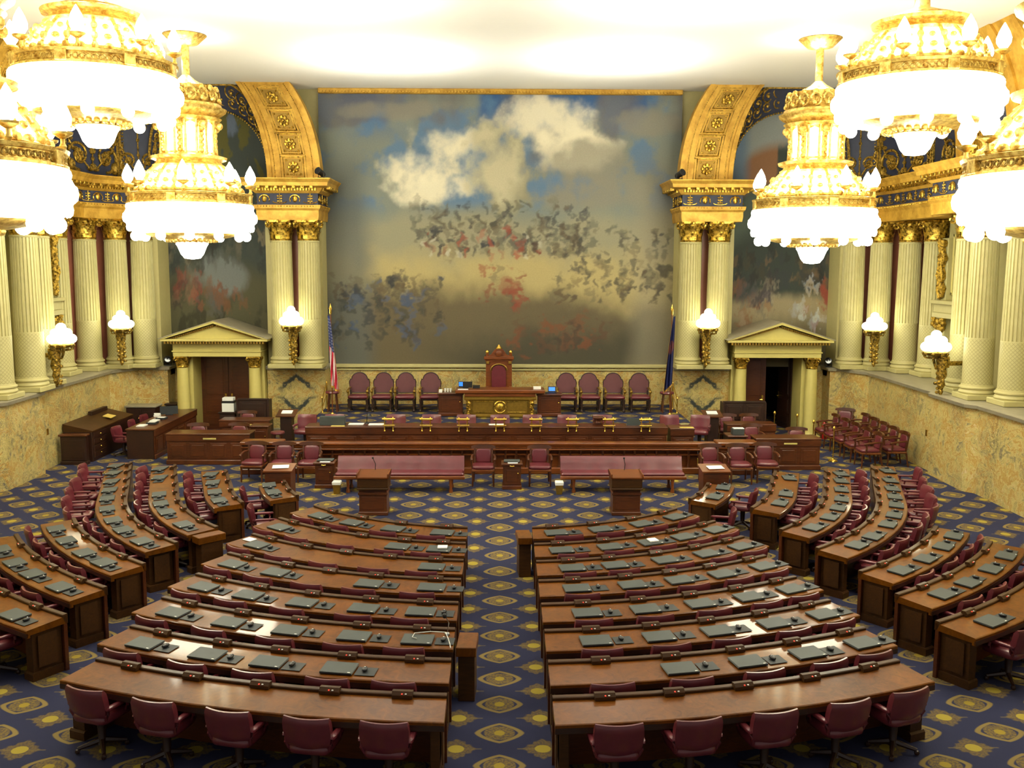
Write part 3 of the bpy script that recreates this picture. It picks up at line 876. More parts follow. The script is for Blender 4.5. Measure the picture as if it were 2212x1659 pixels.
# ---------------------------------------------------------------- doorways with pediments
def small_col(m, mc, x, y):
    m.lathe([(.24, 0), (.25, .04), (.22, .09), (.20, .12), (.195, .2), (.19, 1.0), (.165, 2.08)], 22, Matrix.Translation((x, y, 0)))
    mm = MB(); capital(mm, .165, .34, 8); mc.add([Matrix.Translation((x, y, 2.08)) @ p for p in mm.v], mm.f)
def leaf_door(m, w, h, t=.06):
    m.box(0, w, -t / 2, t / 2, 0, h, .004)
    for z0, z1 in ((.12, .42), (.50, .98), (1.06, h - .12)):
        for s in (-1, 1):
            y = s * t / 2
            for a in (.10,):
                m.box(a, w - a, min(y, y + s * .012), max(y, y + s * .012), z0, z1, .004)
                m.box(a + .05, w - a - .05, min(y, y + s * .022), max(y, y + s * .022), z0 + .05, z1 - .05, .008)
def doorway(sd, nm, label):
    cx = -8.55 if sd < 0 else 8.44
    t = sthing('door_%d' % nm, label, 'doorway', (cx, 30.0, 0))
    m = MB(); mc = MB()
    for s in (-1, 1):
        small_col(m, mc, s * 1.09, -.18)
        m.box(s * 1.09 - .24, s * 1.09 + .24, .04, 1.3, 0, 2.42, .01)
        m.box(s * 1.09 - .27, s * 1.09 + .27, -.45, 1.25, 0, .03, 0)
    m.build('door_column', M['cream2'], t, 35)
    mc.build('gilded_capital', M['gold'], t, 40)
    m = MB()
    m.box(-1.32, 1.32, -.34, 1.3, 2.42, 2.56, .006); m.box(-1.35, 1.35, -.37, 1.3, 2.56, 2.60, .006); m.box(-1.32, 1.32, -.34, 1.3, 2.60, 2.80, .006)
    m.box(-1.36, 1.36, -.40, 1.3, 2.80, 2.84, .006); m.box(-1.60, 1.60, -.62, 1.3, 2.90, 2.97, .01)
    m.prism([(-1.64, 2.97), (0, 3.52), (1.64, 2.97), (1.5, 2.97), (0, 3.44), (-1.5, 2.97)], -.64, 1.2)
    m.prism([(-1.4, 2.97), (0, 3.42), (1.4, 2.97)], -.40, 1.2)
    m.build('pediment', M['cream2'], t, 0)
    m = MB(); m.prism([(-1.66, 2.985), (0, 3.535), (1.66, 2.985), (1.62, 2.97), (0, 3.515), (-1.62, 2.97)], -.66, 1.2); m.build('pediment_roof', M['slate'], t, 0)
    m = MB()
    for i in range(34):
        x = -1.46 + 2.92 * i / 33; m.box(x - .028, x + .028, -.60, -.4, 2.83, 2.9)
    for i in range(22):
        f = i / 21; 
        for s in (-1, 1): m.box(s * 1.3 * f - .02, s * 1.3 * f + .02, -.47, -.40, 3.36 - .40 * f, 3.40 - .40 * f)
    m.prism([(-1.40, 2.98), (0, 3.405), (1.40, 2.98), (1.20, 2.98), (0, 3.335), (-1.20, 2.98)], -.43, -.40)
    m.build('dentil_band', M['bronze'], t, 0)
    return t
d1 = doorway(-1, 1, 'closed dark wooden double door under a cream pediment')
for s in (-1, 1):
    m = MB(); leaf_door(m, .84, 2.42); o = m.build('door_leaf', M['wood'], d1, 0); o.location = (0 if s > 0 else -.85, .9, 0)
    h = MB(); h.box(.06, .12, -.05, -.035, .92, 1.14, .004); h.tube([(.09, -.05, 1.0), (.09, -.11, 1.0), (.16, -.11, 1.0)], .014, 6); hh = h.build('handle', M['brass'], o)
    if s < 0: hh.location = (.66, 0, 0); hh.scale = (1, 1, 1)
d2 = doorway(1, 2, 'open doorway under a cream pediment on the right')
m = MB(); leaf_door(m, .82, 2.42); o = m.build('door_leaf', M['wood'], d2, 0); o.location = (-.85, .95, 0); o.rotation_euler = (0, 0, R(-14))
h = MB(); h.box(.70, .76, -.05, -.035, .92, 1.14, .004); h.tube([(.73, -.05, 1.0), (.73, -.11, 1.0), (.66, -.11, 1.0)], .014, 6); h.build('handle', M['brass'], o)
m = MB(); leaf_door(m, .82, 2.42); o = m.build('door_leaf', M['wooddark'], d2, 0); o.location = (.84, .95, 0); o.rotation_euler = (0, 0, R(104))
h = MB(); h.box(.70, .76, .035, .05, .92, 1.14, .004); h.tube([(.73, .05, 1.0), (.73, .11, 1.0), (.66, .11, 1.0)], .014, 6); h.build('handle', M['brass'], o)
# vestibule behind the open door
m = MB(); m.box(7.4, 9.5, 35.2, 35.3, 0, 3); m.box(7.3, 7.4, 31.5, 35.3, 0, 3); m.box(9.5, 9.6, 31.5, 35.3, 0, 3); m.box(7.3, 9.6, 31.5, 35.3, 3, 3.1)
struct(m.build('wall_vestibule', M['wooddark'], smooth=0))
t = thing('metal_trolley', 'small chrome trolley standing in the dark open doorway', 'trolley', (8.35, 33.0, 0))
m = MB()
for x in (-.16, .16):
    m.tube([(x, -.2, .08), (x, -.2, .9)], .016, 6); m.tube([(x, .2, .08), (x, .2, .9)], .016, 6)
m.tube([(-.16, -.2, .9), (-.16, -.2, .98), (.16, -.2, .98), (.16, -.2, .9)], .018, 6); m.build('trolley_frame', M['steel'], t)
for z in (.3, .62): 
    m = MB(); m.box(-.18, .18, -.22, .22, z, z + .02, .004); m.build('trolley_shelf', M['steel'], t)
for x in (-.16, .16):
    for y in (-.2, .2):
        m = MB(); m.lathe([(.035, -.015), (.04, 0), (.035, .015)], 12, Tm((x, y, .04), 0, 0, PI / 2)); m.build('wheel', M['black'], t)

# ---------------------------------------------------------------- chandeliers
def chandelier(name, label, loc, short=False):
    t = thing(name, label, 'chandelier', loc, 0, 'great gilded chandeliers')
    # origin at the bottom of the lowest glass bowl
    m = MB()
    f8 = lambda a, z: 1 + .02 * cos(16 * a)
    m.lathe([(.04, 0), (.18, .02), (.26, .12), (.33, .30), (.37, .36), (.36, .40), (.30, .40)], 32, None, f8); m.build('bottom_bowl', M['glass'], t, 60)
    m = MB(); m.lathe([(.34, .38), (.40, .40), (.42, .44), (.62, .47), (.9, .52), (1.1, .58), (1.2, .66), (1.2, .70), (.3, .70)], 48)
    for i in range(26):
        a = 2 * PI * i / 26; m.ball((.56 * cos(a), .56 * sin(a), .45), .06, 6, 4); m.ball((.40 * cos(a), .40 * sin(a), .42), .035, 6, 4)
    m.build('lower_gilded_ring', M['goldlit'], t, 40)
    m = MB()
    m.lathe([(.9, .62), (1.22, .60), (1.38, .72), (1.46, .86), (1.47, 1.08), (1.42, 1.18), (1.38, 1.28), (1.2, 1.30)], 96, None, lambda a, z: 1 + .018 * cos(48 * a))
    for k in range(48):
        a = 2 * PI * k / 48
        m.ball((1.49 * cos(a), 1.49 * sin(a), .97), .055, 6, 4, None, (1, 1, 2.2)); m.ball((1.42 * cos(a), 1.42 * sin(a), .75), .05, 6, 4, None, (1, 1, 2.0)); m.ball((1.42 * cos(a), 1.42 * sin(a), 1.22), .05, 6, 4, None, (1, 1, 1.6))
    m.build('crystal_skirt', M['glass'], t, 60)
    bm = MB(); bm.ball((0, 0, 0), .115, 12, 8); bm.lathe([(.05, .08), (.06, .12), (.04, .16)], 10); 
    b0 = None
    for k in range(12):
        a = 2 * PI * (k + .5) / 12
        if b0 is None: b0 = bm.build('globe_bulb', M['bulb'], t, 60); b = b0
        else: b = b0.copy(); COL.objects.link(b)
        b.location = (1.27 * cos(a), 1.27 * sin(a), .54)
    m = MB(); m.lathe([(1.36, 1.27), (1.44, 1.29), (1.44, 1.33), (1.39, 1.34), (1.39, 1.47), (1.44, 1.48), (1.46, 1.53), (1.36, 1.55), (1.2, 1.56)], 64)
    for k in range(8):
        a = 2 * PI * k / 8; m.box(-.10, .10, -.03, .05, 1.31, 1.50, .01, Tm((1.41 * cos(a), 1.41 * sin(a), 0), a - PI / 2))
        for j in range(1, 10):
            q = a + 2 * PI / 8 * j / 10
            m.tube([(1.405 * cos(q) - .045 * math.sin(q) * cos(w), 1.405 * sin(q) + .045 * cos(q) * cos(w), 1.405 + .045 * math.sin(w)) for w in np.linspace(0, 2 * PI, 9)[:-1]], .012, 4, None, True)
    m.build('gilded_frieze', M['goldlit'], t, 40)
    # pierced dome with light inside
    m = MB(); m.lathe([(1.16, 1.56), (1.12, 1.7), (1.0, 1.9), (.84, 2.08), (.74, 2.16)], 48); m.build('inner_glow', M['panel'], t, 60)
    m = MB()
    for k in range(16):
        a = 2 * PI * k / 16
        pts = [((r_ + .03) * cos(a), (r_ + .03) * sin(a), z) for r_, z in ((1.18, 1.55), (1.14, 1.7), (1.02, 1.9), (.86, 2.08), (.74, 2.2))]
        m.tube(pts, .035, 6)
        for j, (r_, z) in enumerate(((1.17, 1.62), (1.10, 1.80), (.96, 2.0))):
            q = a + PI / 16
            m.ball(((r_) * cos(q), r_ * sin(q), z), .085 - .012 * j, 7, 5, None, (1, 1, .8))
            m.ball(((r_ + .04) * cos(a), (r_ + .04) * sin(a), z), .07, 6, 4)
    m.lathe([(1.2, 1.55), (1.24, 1.58), (1.2, 1.63)], 48, cap=False)
    m.lathe([(.68, 2.14), (.80, 2.16), (.84, 2.20), (.76, 2.25), (.74, 2.3), (.86, 2.34), (.88, 2.40), (.74, 2.44), (.66, 2.46)], 48); m.build('pierced_dome', M['goldlit'], t, 40)
    cup = MB(); cup.lathe([(.03, 0), (.05, .04), (.03, .08), (.03, .14), (.13, .2), (.14, .23), (.06, .24)], 14); cup.tube([(-.32, 0, -.06), (-.2, 0, -.02), (0, 0, .02)], .035, 6)
    fb = MB(); fb.lathe([(.045, .22), (.12, .34), (.125, .42), (.09, .53), (.035, .64), (.005, .69)], 14, None, lambda a, z: 1 + .04 * cos(6 * a + z * 14))
    c0 = f0 = None
    for k in range(8):
        a = 2 * PI * (k + .25) / 8
        if c0 is None: c0 = cup.build('candle_cup', M['goldlit'], t, 40); f0 = fb.build('flame_bulb', M['bulb'], c0, 50); c = c0
        else:
            c = c0.copy(); COL.objects.link(c); f = f0.copy(); COL.objects.link(f); f.parent = c
        c.location = (1.40 * cos(a), 1.40 * sin(a), 1.54); c.rotation_euler = (0, 0, a)
    top = ZC - loc[2]
    if not short:
        m = MB(); m.lathe([(.50, 2.45), (.50, 3.2), (.48, 3.22)], 32)
        for k in range(8):
            a = 2 * PI * (k + .5) / 8
            for s in (-1, 1):
                q = a + s * .20
                m.tube([(.64 * cos(q), .64 * sin(q), 2.46), (.62 * cos(q), .62 * sin(q), 2.85), (.66 * cos(q), .66 * sin(q), 3.24)], .035, 6)
            q = a + PI / 8
            for j in range(6):
                m.ball((.63 * cos(q), .63 * sin(q), 2.53 + j * .125), .085 if j in (4, 5) else .065, 7, 5)
            m.ball((.74 * cos(q), .74 * sin(q), 3.12), .09, 7, 5)
        m.lathe([(.6, 3.20), (.72, 3.24), (.78, 3.30), (.70, 3.34), (.80, 3.40), (.88, 3.46), (.90, 3.52), (.80, 3.56), (.78, 3.62), (.66, 3.64), (.5, 3.66)], 48)
        for k in range(16):
            a = 2 * PI * k / 16
            m.tube(spiral((.72 * cos(a), .72 * sin(a), 3.82), .14, 1.3, -PI / 2, (-math.sin(a), cos(a), 0), (0, 0, 1), 1, 18), .03, 6)
            m.ball((.74 * cos(a), .74 * sin(a), 3.72), .06, 6, 4); m.ball((.68 * cos(a), .68 * sin(a), 3.98), .07, 6, 4)
        m.lathe([(.62, 3.64), (.70, 3.74), (.62, 3.92), (.66, 4.02), (.4, 4.08), (.2, 4.2), (.09, 4.3), (.09, top - .25), (.3, top - .2), (.5, top - .01)], 32)
        m.build('lantern_drum', M['goldlit'], t, 40)
        p0 = None
        pm = MB(); rows = []
        w = .17
        poly = [(-w, 0), (w, 0), (w, .54), (w * .8, .62), (0, .68), (-w * .8, .62), (-w, .54)]
        pm.prism(poly, -.015, .015)
        for k in range(8):
            a = 2 * PI * (k + .5) / 8
            if p0 is None: p0 = pm.build('lit_panel', M['panel'], t, 0); p = p0
            else: p = p0.copy(); COL.objects.link(p)
            p.location = (.60 * cos(a), .60 * sin(a), 2.51); p.rotation_euler = (0, 0, a + PI / 2)
    else:
        m = MB(); m.lathe([(.66, 2.44), (.6, 2.5), (.5, 2.52), (.3, 2.6), (.14, 2.66), (.12, top - .2), (.4, top - .15), (.55, top - .005)], 32); m.build('ceiling_stem', M['goldlit'], t, 40)
    return t
for sd, side in ((-1, 'left'), (1, 'right')):
    x = -7.42 if sd < 0 else 7.56
    dz = .03 if sd < 0 else -.03
    chandelier('chandelier', 'blazing gilded chandelier with lantern drum before the arched mural, ' + side, (x, 24.0, 5.30 + dz))
    chandelier('chandelier', 'highest crystal chandelier, cut by the top of the photo, ' + side, (x - .02 + (.2 if sd > 0 else 0), 18.7, 7.32 + dz), True)
    chandelier('chandelier', 'nearest big chandelier, cut by the %s edge of the photo' % side, ((-7.25 if sd < 0 else 7.72), 13.3, 5.2 + dz), False)

# ---------------------------------------------------------------- wall lights
def sconce():
    t = thing('wall_sconce', 'x', 'wall light', (0, 0, 0), 0, 'gilded wall sconces')
    # built looking along -y; origin at the foot of the bracket on the wall
    m = MB()
    m.lathe([(.02, 0), (.06, .1), (.05, .18), (.10, .3), (.07, .42), (.13, .58), (.10, .72), (.15, .92), (.12, 1.05)], 14, Tm((0, -.12, 0)))
    for i in range(22):
        z = .1 + i * .045; m.ball((.1 * math.sin(i * 2.1), -.18 - .04 * cos(i * 1.3), z), .05, 6, 4)
    m.box(-.10, .10, -.12, .02, .75, 1.05, .01); m.box(-.04, .04, 0, .7, .8, .92, .01)
    m.tube([(0, -.1, .8), (0, -.3, .78), (0, -.36, .95), (0, -.36, 1.1)], .035, 6)
    m.lathe([(.1, 1.05), (.26, 1.1), (.3, 1.16), (.27, 1.2), (.1, 1.2)], 20, Tm((0, -.32, 0)))
    for k in range(8):
        a = 2 * PI * k / 8; m.ball((.27 * cos(a), -.32 + .27 * sin(a), 1.12), .05, 6, 4); m.tube([(.1 * cos(a), -.32 + .1 * sin(a), 1.0), (.26 * cos(a), -.32 + .26 * sin(a), 1.02), (.28 * cos(a), -.32 + .28 * sin(a), 1.14)], .02, 5)
    m.build('gilded_bracket', M['golddark'], t, 40)
    g0 = None
    gm = MB(); gm.ball((0, 0, 0), .125, 14, 9)
    for i, (r_, z, n) in enumerate(((.24, 1.31, 7), (.14, 1.47, 4), (0, 1.62, 1))):
        for k in range(n):
            a = 2 * PI * (k + .5 * i) / n
            if g0 is None: g0 = gm.build('opal_globe', M['globe'], t, 60); g = g0
            else: g = g0.copy(); COL.objects.link(g)
            g.location = (r_ * cos(a), -.32 + r_ * sin(a), z)
    return t
sp = Proto(sconce())
sc_spots = [(-6.17, 29.46, 2.2, 0, 'gilded sconce with glowing globes between the pier columns, left of the mural'),
            (6.17, 29.46, 2.16, 0, 'gilded sconce with glowing globes between the pier columns, right of the mural'),
            (-11.15, 28.95, 2.24, R(28), 'gilded sconce of glowing globes among the left corner columns'),
            (11.12, 28.98, 2.24, R(-28), 'gilded sconce of glowing globes among the right corner columns'),
            (-11.36, 24.9, 2.11, R(80), 'gilded bracket lamp sticking out from the left ledge column'),
            (10.98, 23.95, 2.05, R(-80), 'gilded bracket lamp sticking out from the right ledge column')]
for x, y, z, rz, lb in sc_spots:
    q = sp.put((x, y, z), rz, lb); q.scale = (1, 1, 1.02 if abs(x) < 7 else .93)
# small spotlights and the like
def spot(label, loc, rz, group=None):
    t = thing('spotlight', label, 'spotlight', loc, rz, group)
    m = MB(); m.box(-.09, .09, -.06, .06, 0, .03, .005); m.tube([(-.1, 0, .02), (-.1, 0, .14)], .012, 5); m.tube([(.1, 0, .02), (.1, 0, .14)], .012, 5); m.build('yoke', M['black'], t)
    m = MB(); m.lathe([(.05, -.16), (.085, -.1), (.09, .08), (.11, .16), (.10, .165)], 16, Tm((0, 0, .15), 0, R(70))); m.build('lamp_can', M['black'], t)
    m = MB(); m.lathe([(.085, .155), (.085, .168)], 16, Tm((0, 0, .15), 0, R(70))); m.build('lens', M['darkglass'], t)
spot('small black spotlight on the cornice left of the mural', (-5.25, 29.35, ET + .005), R(-30))
spot('small black spotlight on the cornice right of the mural', (5.25, 29.35, ET + .005), R(30))
spot('black spotlight on the ledge beside the left doorway', (-10.25, 30.3, DZ + .005), R(20))
spot('black spotlight on the ledge beside the right doorway', (10.2, 30.3, DZ + .005), R(-20))
t = thing('projector', 'black projector on a white plinth on the right ledge', 'projector', (11.75, 20.9, DZ), R(60))
m = MB(); m.box(-.2, .2, -.2, .2, 0, .13, .01); m.build('plinth', M['paper'], t)
m = MB(); m.box(-.2, .2, -.16, .16, .13, .36, .03); m.lathe([(.07, 0), (.07, .16)], 14, Tm((0, -.14, .25), 0, R(90))); m.build('housing', M['black'], t)
m = MB(); m.box(-.3, .22, -.05, .2, .36, .42, .02); m.build('camera_arm', M['black'], t)

# ---------------------------------------------------------------- seating prototypes
def swivel_chair():
    t = thing('swivel_armchair', 'x', 'chair', (0, 0, 0), 0)
    m = MB(); m.sq((0, .03, .43), (.235, .25, .06), .4, 24, 8, None, .5); m.build('seat', M['leather'], t, 60)
    rows = []
    for i in range(9):
        f = i / 8; z = .45 + .345 * f; w = .22 + .03 * math.sin(PI * f * .8); th = .035 if 0 < i < 8 else .012; yb = -.20 - .07 * f
        rows.append([(w * (-1 + 2 * k / 8), yb + .055 * (abs(-1 + 2 * k / 8)) ** 2 + (th), z) for k in range(9)] + [(w * (1 - 2 * k / 8), yb + .055 * (abs(1 - 2 * k / 8)) ** 2 - th, z) for k in range(9)])
    m = MB(); m.loft(rows); m.build('backrest', M['leather'], t, 50)
    for s in (-1, 1):
        m = MB(); m.sq((s * .25, 0, .57), (.032, .20, .022), .5, 14, 6); m.tube([(s * .25, .12, .565), (s * .25, .13, .5), (s * .21, .12, .42)], .02, 6); m.tube([(s * .25, -.15, .565), (s * .24, -.18, .5), (s * .21, -.16, .43)], .02, 6); m.build('armrest', M['leather'], t, 50)
    m = MB(); m.lathe([(.1, .37), (.05, .35), (.04, .12), (.06, .08)], 12)
    for k in range(4):
        a = PI / 4 + k * PI / 2; m.tube([(.03 * cos(a), .03 * sin(a), .11), (.25 * cos(a), .25 * sin(a), .06)], [.032, .02], 6); m.ball((.25 * cos(a), .25 * sin(a), .03), .03, 6, 4)
    m.build('pedestal_base', M['wooddark'], t, 40)
    return t
def arm_chair():
    t = thing('wooden_armchair', 'x', 'chair', (0, 0, 0), 0)
    m = MB(); m.sq((0, .02, .45), (.265, .26, .055), .35, 24, 8, None, .5); m.build('seat', M['leather'], t, 60)
    m = MB(); m.box(-.27, .27, -.24, .27, .36, .41, .01); m.build('seat_rail', M['woodor'], t)
    m = MB(); T = Tm((0, -.235, .46), 0, R(9)); m.sq((0, 0, .19), (.185, .035, .17), .35, 20, 8, T, .4); m.build('back_cushion', M['leather'], t, 60)
    m = MB()
    m.box(-.23, -.18, -.03, .02, -.08, .40, .008, T); m.box(.18, .23, -.03, .02, -.08, .40, .008, T)
    m.loft([[T @ Vector((x, y + .05 * (abs(x) / .29) ** 2 - .02, z)) for x, y, z in ((xx, -.03, .36), (xx, .03, .36), (xx, .03, .46 - .04 * (abs(xx) / .29) ** 3), (xx, -.03, .46 - .04 * (abs(xx) / .29) ** 3))] for xx in np.linspace(-.29, .29, 11)])
    m.build('back_frame', M['wood'], t, 40)
    for s in (-1, 1):
        m = MB(); m.tube([(s * .22, -.27, .68), (s * .27, -.12, .68), (s * .28, .05, .665), (s * .275, .18, .64)], [.022, .024, .026, .032], 7); m.tube([(s * .27, .16, .64), (s * .265, .14, .52), (s * .25, .16, .40)], .022, 6); m.ball((s * .275, .19, .635), .035, 7, 5); m.build('armrest', M['wood'], t, 40)
        m = MB(); m.tube([(s * .245, .235, .38), (s * .245, .24, .2), (s * .25, .25, 0)], [.028, .024, .02], 8); m.build('leg', M['wood'], t, 40)
        m = MB(); m.tube([(s * .23, -.24, .40), (s * .23, -.27, .2), (s * .235, -.31, 0)], [.026, .024, .02], 8); m.build('leg', M['wood'], t, 40)
    return t
def high_chair():
    t = thing('high_back_armchair', 'x', 'chair', (0, 0, 0), 0)
    m = MB(); m.sq((0, .02, .44), (.31, .29, .06), .35, 24, 8, None, .5); m.build('seat', M['leather'], t, 60)
    out = []
    for k in range(25):
        a = PI * k / 24; out.append((.23 * cos(a), .93 + .20 * math.sin(a)))
    poly = [(-.285, .52), (.285, .52), (.30, .85), (.27, .93)] + out[0:] + [(-.27, .93), (-.30, .85)]
    m = MB(); T = Tm((0, -.26, 0), 0, R(4)); m.prism(poly, -.04, .04, T); m.build('backrest', M['leather2'], t, 30)
    m = MB(); m.tube([T @ Vector((x * 1.02, .03, z)) for x, z in poly], .018, 6, None, True)
    for s in (-1, 1): m.box(s * .27 - .03, s * .27 + .03, -.06, .06, -.05, .60, .01, T)
    m.build('back_frame', M['wooddark'], t, 40)
    for s in (-1, 1):
        m = MB(); m.tube([(s * .27, -.26, .68), (s * .285, 0, .69), (s * .29, .2, .66), (s * .29, .26, .62)], [.025, .028, .03, .04], 8); m.ball((s * .29, .26, .62), .048, 8, 6); m.tube([(s * .285, .22, .63), (s * .285, .2, .5), (s * .27, .22, .38)], .026, 6); m.build('armrest', M['bronze'], t, 40)
        for y in (.24, -.25):
            m = MB(); m.lathe([(.03, 0), (.045, .03), (.03, .07), (.026, .12), (.04, .2), (.03, .26), (.04, .33), (.04, .39)], 10, Tm((s * .27, y, 0))); m.build('leg', M['wooddark'], t, 40)
    m = MB(); m.box(-.27, .27, .205, .245, .34, .40, .008); m.box(-.27, .27, -.02, .02, .10, .14, .008)
    for s in (-1, 1): m.box(s * .27 - .02, s * .27 + .02, -.25, .24, .10, .14, .008); m.box(s * .27 - .02, s * .27 + .02, -.25, .24, .35, .40, .008)
    m.build('stretcher', M['wooddark'], t, 30)
    return t
swv = Proto(swivel_chair()); arm = Proto(arm_chair()); hic = Proto(high_chair())
def laptop():
    t = thing('laptop', 'x', 'laptop', (0, 0, 0), 0)
    m = MB(); m.box(-.19, .19, -.135, .135, 0, .014, .004); m.build('base', M['black'], t)
    m = MB(); m.box(-.19, .19, -.135, .135, .015, .026, .004); l = m.build('lid', M['grey'], t)
    m = MB(); m.box(.135, .165, -.122, -.108, .0262, .0272); m.build('badge', M['whitebtn'], l, 0)
    return t
def mousepad():
    t = thing('mouse_pad', 'x', 'mouse pad', (0, 0, 0), 0); m = MB(); m.box(-.115, .115, -.10, .10, 0, .005, .002); m.build('pad', M['greydk'], t); return t
def mouse():
    t = thing('computer_mouse', 'x', 'mouse', (0, 0, 0), 0)
    m = MB(); m.sq((0, 0, .0185), (.03, .052, .018), .8, 14, 8, None, .7); m.build('shell', M['black'], t, 60)
    m = MB(); m.ball((0, .016, .034), .011, 8, 5); m.build('scroll_wheel', M['steel'], t, 60)
    return t
lap = Proto(laptop()); pad = Proto(mousepad()); mou = Proto(mouse())

# ---------------------------------------------------------------- the curved desks
TILT = R(2.6)
def flare(a):
    a = abs(a)
    return 1 + .095 * (max(0, a - 72) / 24) ** 2
def polar(a, r): 
    t = R(a); return (CX0 + r * math.sin(t), CY0 - r * cos(t))
DD = .56
def ztop(u):            # height of the sloping desk top, u metres in from the seated edge
    return .70 + u * math.tan(TILT)
class Console: pass
def console_proto():
    m = MB(); m.prism([(-.04, 0), (.035, 0), (.035, .07), (.0, .075), (-.04, .045)], -.12, .12, Matrix.Rotation(PI / 2, 4, 'Z'))
    return m
con_mesh = {}
def desk(name, label, R0, a0, a1, seats, group, aisle=None):
    """aisle: half width of the middle aisle when one end follows it"""
    amid = (a0 + a1) / 2; ox, oy = polar(amid, R0 - .3)
    t = thing(name, label, 'desk', (ox, oy, 0), 0, group)
    n = max(8, int(abs(a1 - a0) / 2.2)); 
    def ang(f, r):
        b0, b1 = a0, a1
        if aisle:
            q = math.degrees(math.asin(aisle / r))
            if abs(a0) < abs(a1): b0 = math.copysign(q, a0)
            else: b1 = math.copysign(q, a1)
        return b0 + (b1 - b0) * f
    def P(f, u, z):
        a = ang(f, R0 - u); x, y = polar(a, (R0 * flare(a)) - u); return (x - ox, y - oy, z)
    fs = np.linspace(0, 1, n + 1)
    m = MB(); m.loft([[P(f, 0, .60), P(f, 0, .692), P(f, .012, ztop(.012)), P(f, DD, ztop(DD)), P(f, DD, .63), P(f, .05, .63), P(f, .05, .60)] for f in fs]); m.build('desk_top', M['woodtop'], t, 25)
    m = MB(); m.loft([[P(f, -.004, .603), P(f, -.004, .662), P(f, .02, .662), P(f, .02, .603)] for f in fs]); m.build('apron', M['wooddark'], t, 25)
    m = MB(); m.loft([[P(f, DD - .06, ztop(DD - .06)), P(f, DD - .06, .748), P(f, DD - .05, .756), P(f, DD + .008, .756), P(f, DD + .012, .745), P(f, DD + .012, .63), P(f, DD - .02, .63)] for f in fs]); m.build('back_rail', M['woodend'], t, 25)
    m = MB(); m.loft([[P(f, DD - .05, .0), P(f, DD - .05, .63), P(f, DD, .63), P(f, DD, .0)] for f in fs]); m.build('modesty_panel', M['wood'], t, 25)
    L = R(abs(a1 - a0)) * R0; wa, wb = (.13 / L, .2 / L) if aisle else (.2 / L, .2 / L)
    for f0, f1 in ((.012, wa), (1 - wb, .988)):
        m = MB(); m.loft([[P(f, .10, 0), P(f, .10, .63), P(f, DD - .06, .63), P(f, DD - .06, 0)] for f in np.linspace(f0, f1, 4)])
        q0, q1 = (f0 - .006, f1 + .004) if f0 < .5 else (f0 - .004, f1 + .006)
        m.loft([[P(f, .07, 0), P(f, .07, .09), P(f, .09, .11), P(f, DD - .06, .11), P(f, DD - .06, 0)] for f in np.linspace(q0, q1, 4)])
        for f in (q0 + .001, q1 - .001):
            e = .002 if f > .5 else -.002
            m.loft([[P(f + e * k, .16, .16), P(f + e * k, .16, .58), P(f + e * k, DD - .14, .58), P(f + e * k, DD - .14, .16)] for k in (0, 1)])
        m.build('end_pedestal', M['woodend'], t, 25)
    for a in seats:
        rr = R0 * flare(a) - DD + .055
        x, y = polar(a, rr); tt = R(a)
        if 'c' not in con_mesh:
            m = MB(); m.prism([(-.052, 0), (.035, 0), (.035, .066), (-.02, .07), (-.052, .035)], -.11, .11, Matrix.Rotation(PI / 2, 4, 'Z'))
            c = m.build('voting_console', M['woodend'], t, 25)
            b = MB(); b.box(-.008, .008, -.058, -.040, .046, .056, .003); b1 = b.build('indicator_light', M['redlamp'], c)
            b = MB(); b.box(.03, .05, -.058, -.040, .046, .056, .003); b2 = b.build('push_button', M['whitebtn'], c)
            con_mesh['c'] = (c, b1, b2)
        else:
            c, b1, b2 = con_mesh['c']
            c = c.copy(); COL.objects.link(c); c.parent = t
            for b in (b1, b2):
                q = b.copy(); COL.objects.link(q); q.parent = c
        c.location = (x - ox, y - oy, .727); c.rotation_euler = (0, 0, tt + PI)
        c.rotation_euler = (0, 0, tt)
    return t

ORD = ['front', 'second', 'third', 'fourth', 'fifth', 'sixth', 'seventh', 'eighth']
NTH = ['', 'second', 'third', 'fourth', 'fifth', 'sixth', 'seventh', 'eighth', 'ninth']
RC = [5.188, 6.140, 7.062, 7.984, 8.957, 9.909, 10.862, 11.794]
AIS = .557
CL_end = [-48.2, -44.6, -39.5, -34.9, -31.8, -29.3, -26.6, -24.3]
CR_end = [44.8, 42.2, 38.2, 33.6, 30.6, 28.4, 26.2, 24.0]
CLs = [[-11.3, -21.6, -31.5, -40.7], [-9.4, -16.1, -24, -32, -39.8], [-8.6, -15, -21.5, -28.2, -35], [-7.1, -13.9, -19.6, -25.2, -31.4],
       [-6.8, -11.9, -17.7, -23.3, -28.5], [-5.9, -10.6, -15.7, -20.8, -26.1], [-5.4, -9.8, -14.4, -18.7, -23.6], [-5.2, -9.2, -13.2, -17.4, -21.6]]
CLl = [(0, 1, 2, 3), (0, 1, 4), (0, 4), (0, 1, 3, 4), (0, 1, 2, 3, 4), (0, 1, 2, 3, 4), (1, 2, 3, 4), ()]
CRs = [[11.1, 20.4, 30.0, 39.4], [9.5, 17.3, 24.4, 30.9, 38.2], [9.1, 14.7, 21.7, 28.2, 34.4], [8.0, 14.0, 19.4, 24.8, 30.6],
       [7.5, 12.7, 17.9, 22.9, 27.8], [6.9, 11.6, 16.2, 21.0, 25.7], [6.4, 11.0, 15.5, 19.8, 24.2], [5.6, 9.4, 13.4, 17.6, 21.6]]
CRl = [(0, 1, 2, 3), (0, 1, 2, 3, 4), (0, 1, 2, 3, 4), (0, 1, 2, 3, 4), (0, 1, 2, 3, 4), (0, 1, 2, 3, 4), (1, 2, 3, 4), ()]
